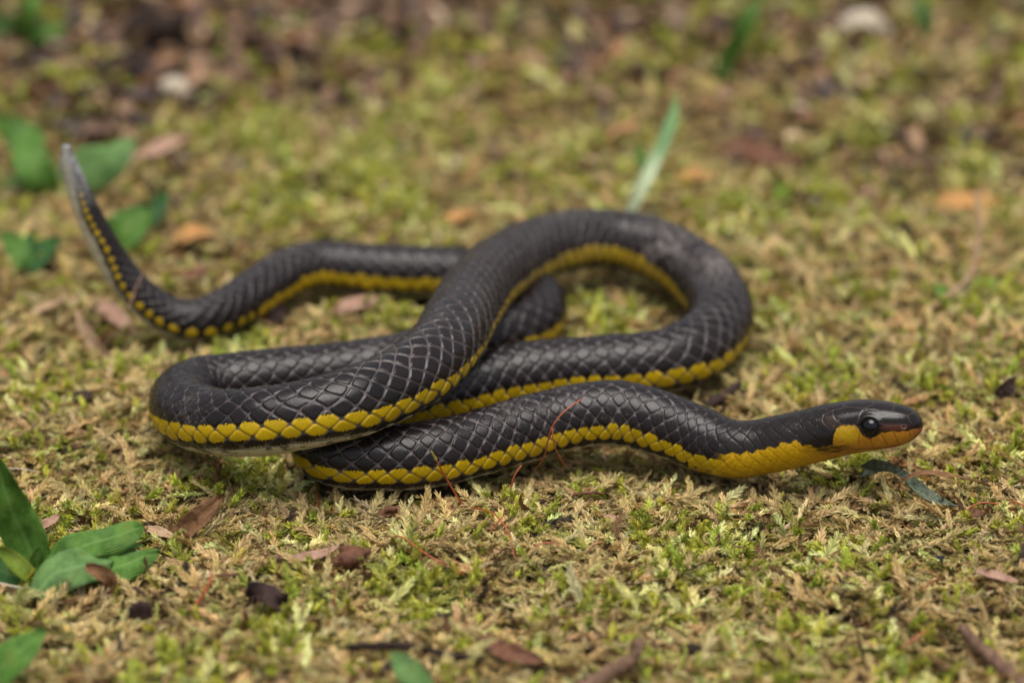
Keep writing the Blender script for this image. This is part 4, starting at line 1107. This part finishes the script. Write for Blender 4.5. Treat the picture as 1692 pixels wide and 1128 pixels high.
seta("short orange red moss stalk crossing the arching dark red stalk", path((806, 884, 0.3), (818, 868, 1.8), (834, 850, 3.4)), 0.12)
seta("long red moss stalk lying over straw moss near the pinkish leaf strip", path((638, 888, 0.8), (662, 886, 2.0), (694, 908, 2.0), (734, 932, 1.6), (768, 950, 0.3)), 0.13)
seta("red moss stalk leaning up against the snake's raised bend", path_abs((884, 776, 0.5), (903, 742, 6.3), (912, 706, 10.4), (932, 680, 12.6), (964, 657, 13.8)), 0.13)
seta("red moss stalk bent down from the one leaning on the snake", path_abs((912, 704, 10.6), (914, 726, 8.6), (922, 750, 5.4), (936, 772, 1.0)), 0.11)
seta("red moss stalk hooked in the shade under the snake's front bend", path((844, 808, 0.2), (850, 786, 2.2), (862, 768, 3.6)), 0.12)
seta("wavy red moss stalk lying beside the crumpled reddish leaf", path((1598, 842, 0.8), (1622, 830, 1.8), (1650, 832, 1.6), (1672, 828, 1.8), (1704, 842, 1.0)), 0.13)
seta("red moss stalk lying in pale moss below the black fragment", path((1522, 974, 0.4), (1536, 964, 1.6), (1552, 952, 2.4)), 0.12)
seta("broken red moss stalk lying flat in green moss before the raised bend", path((884, 902, 0.8), (906, 896, 1.3), (926, 902, 0.9)), 0.13)
seta("blurred red moss stalk slanting in straw moss before the thin black stem", path((1478, 1078, 0.4), (1504, 1060, 1.8), (1530, 1040, 2.6)), 0.15)
seta("short red moss stalk standing in green moss in front of the crumpled bark scrap", path((545, 1048, 0.2), (543, 1036, 1.4), (541, 1022, 2.6)), 0.15)
seta("short red moss stalk standing in straw moss beside the crumpled bark scrap", path((552, 1004, 0.2), (553, 992, 1.4), (552, 978, 2.6)), 0.13)

# --- crumbs of wood, soil, stone; dark lumps for shaded hollows
scrap("bark_scrap", "dark brown crumpled bark scrap lying on straw moss", "bark", [(410, 984, 1.2), (432, 976, 2.6), (450, 988, 2.8), (462, 1002, 1.4), (478, 1012, 0.4)], 36, M_DARK, shape="rag", face=(0.2, -0.8, 1), cup=0.5, wave=0.3, twist=1.5, seed=41, wrinkle=9.0, ragged=0.12, thick=0.4)
crumb("wood_crumb", "small dark chip beside the crumpled bark scrap", "wood", 480, 981, 26, 15, M_DARK, seed=5, rough=0.7)
crumb("wood_crumb", "dark violet brown wood chip standing in green moss", "wood", 233, 1016, 32, 40, M_DARK, seed=6, rough=0.5, deep=0.6)
crumb("soil_crumb", "brown fibrous soil clump set in straw moss", "soil", 584, 918, 50, 34, M_REDBROWN, seed=7, rough=0.8)
crumb("soil_crumb", "dark red brown soil crumb lying before the front coil", "soil", 640, 846, 28, 15, M_REDBROWN, seed=8, rough=0.7)
crumb("wood_crumb", "black wood chip at the edge of the straw moss near the dark twig", "wood", 1142, 1072, 40, 14, M_BARK_SHADE, seed=9, rough=0.6)
crumb("shade_lump", "large dark lump for a shaded hollow in brown litter behind the pale pebble", "wood", 254, 58, 120, 74, M_BARK_SHADE, seed=10, rough=0.6)  # shade of a hollow in the litter, put in as a dark lump
crumb("shade_lump", "dark lump for a shaded hollow lying before the larger lump", "wood", 195, 122, 100, 54, M_BARK_SHADE, seed=11, rough=0.6)  # smaller dark lump in place of another shaded hollow
crumb("stone", "pale rounded pebble on brown litter near the dark hollow lumps", "stone", 291, 148, 62, 38, M_PALE, seed=12, rough=0.25)
crumb("stone", "small pale pebble on green moss behind the tail half", "stone", 752, 270, 22, 16, M_PALE, seed=13, rough=0.3)
crumb("soil_crumb", "black lump on litter behind the orange leaf", "soil", 1496, 386, 34, 20, M_BARK_SHADE, seed=14, rough=0.7)  # plain near-black lump
crumb("wood_crumb", "dark wood chip on green moss beyond the orange dry leaf", "wood", 1684, 284, 40, 18, M_BARK_SHADE, seed=15, rough=0.6)
crumb("soil_crumb", "dark soil clod in brown litter beyond the dark brown flat leaf", "soil", 1378, 238, 34, 20, M_DARK, seed=16, rough=0.7)

# black insect fragment
def fragment():
    b = on_moss(1553, 930, 0)
    root = empty("insect_fragment", b); tag(root, "tiny shiny black insect fragment stuck in pale moss", "insect")
    link("shell", lump_mesh("shell", b + np.array([0, 0, 0.5 * MM]), (1.1, 0.8, 1.7), seed=3, rough=0.5), root, M_BLACK)
    for i, (dx, dz) in enumerate(((-0.5, 1.9), (0.5, 1.3), (0.9, 0.5))):
        e = b + np.array([dx, 0, dz]) * MM; q = (b + e) / 2 + np.array([0.3 * (1 if dx > 0 else -1), 0, 0.4]) * MM
        link("leg", tube_mesh("leg", [b + np.array([0, 0, .6 * MM]), q, e], 0.10, 0.05, n=10, k=6), root, M_BLACK)
fragment()

# --- fine leaf litter, mostly on the bare ground at the back
def build_litter():
    m, nt, b_ = new_mat("litter_flake")
    ac = attr(nt, "tint", 'INSTANCER'); nz = noise_node(nt, 900, 4)
    r = ramp(nt, [(0.3, (0.6, 0.6, 0.6)), (0.7, (1.15, 1.15, 1.15))]); nt.links.new(nz.outputs[0], r.inputs[0])
    mul = N(nt, "ShaderNodeMix", data_type='RGBA', blend_type='MULTIPLY'); mul.inputs[0].default_value = 1.0
    nt.links.new(ac.outputs["Color"], mul.inputs[6]); nt.links.new(r.outputs[0], mul.inputs[7])
    nt.links.new(mul.outputs[2], b_.inputs["Base Color"]); b_.inputs["Roughness"].default_value = 0.7
    coll = bpy.data.collections.new("litter_flakes")
    for k in range(6):
        rg = np.random.default_rng(60 + k)
        L = rg.uniform(3, 5); bend = rg.uniform(-0.8, 0.8)
        pts = [np.array([L * (t - 0.5), bend * t * t, rg.uniform(0, 0.6) + 0.5 * math.sin(3 * t)]) * MM for t in (0, 0.33, 0.66, 1)]
        me = blade_mesh("flake", pts, rg.uniform(1.1, 2.4), shape=('leaf', 'ovate', 'rag')[k % 3], face=(0, 0, 1), cup=0.25, wave=0.15, thick=0.1, seed=k, nu=9, nv=5, ragged=0.08)
        me.materials.append(m)
        o = bpy.data.objects.new("flake_%d" % k, me); coll.objects.link(o)
    n0 = 34000
    x = RNG.uniform(-0.26, 0.26, n0); y = RNG.uniform(-0.16, 0.62, n0)
    y[:28000] = RNG.uniform(0.06, 0.62, 28000)
    br = blobs(x, y, BROWN) + 0.45 * sstep(0.06, 0.22, y) + 0.8 * (fbm(x * 70 + 40, y * 45 + 9, 3) - 0.55)
    keep = RNG.random(n0) < np.clip(0.05 + 0.7 * br, 0.03, 0.9)
    b, low = clearance(x, y)
    keep &= (low - gz(x, y) > 6 * MM) & (b > 2.5 * MM)
    x, y = x[keep], y[keep]; n = len(x)
    pal = np.array([(0.22, 0.12, 0.06), (0.34, 0.20, 0.11), (0.13, 0.065, 0.04), (0.48, 0.33, 0.20), (0.06, 0.035, 0.03), (0.40, 0.19, 0.08), (0.55, 0.42, 0.28)])
    tint = pal[RNG.choice(len(pal), n, p=[.27, .14, .28, .06, .18, .05, .02])] * RNG.uniform(0.55, 1.1, (n, 1))
    scl = RNG.uniform(0.5, 1.0, n) * np.where(y > 0.1, 2.0, np.where(y > 0.02, 1.2, 0.55))
    rot = np.stack([RNG.normal(0, 0.35, n), RNG.normal(0, 0.35, n), RNG.uniform(0, 6.28, n)], 1)
    z = gz(x, y) + (MOSS_T * 0.9 + RNG.uniform(-0.6, 0.6, n)) * MM
    o = points_object("leaf_litter", np.stack([x, y, z], 1), rot, scl, RNG.integers(0, 6, n), tint, coll)
    tag(o, "brown crumbled leaf litter strewn over the moss", "leaf litter", kind="stuff")
build_litter()
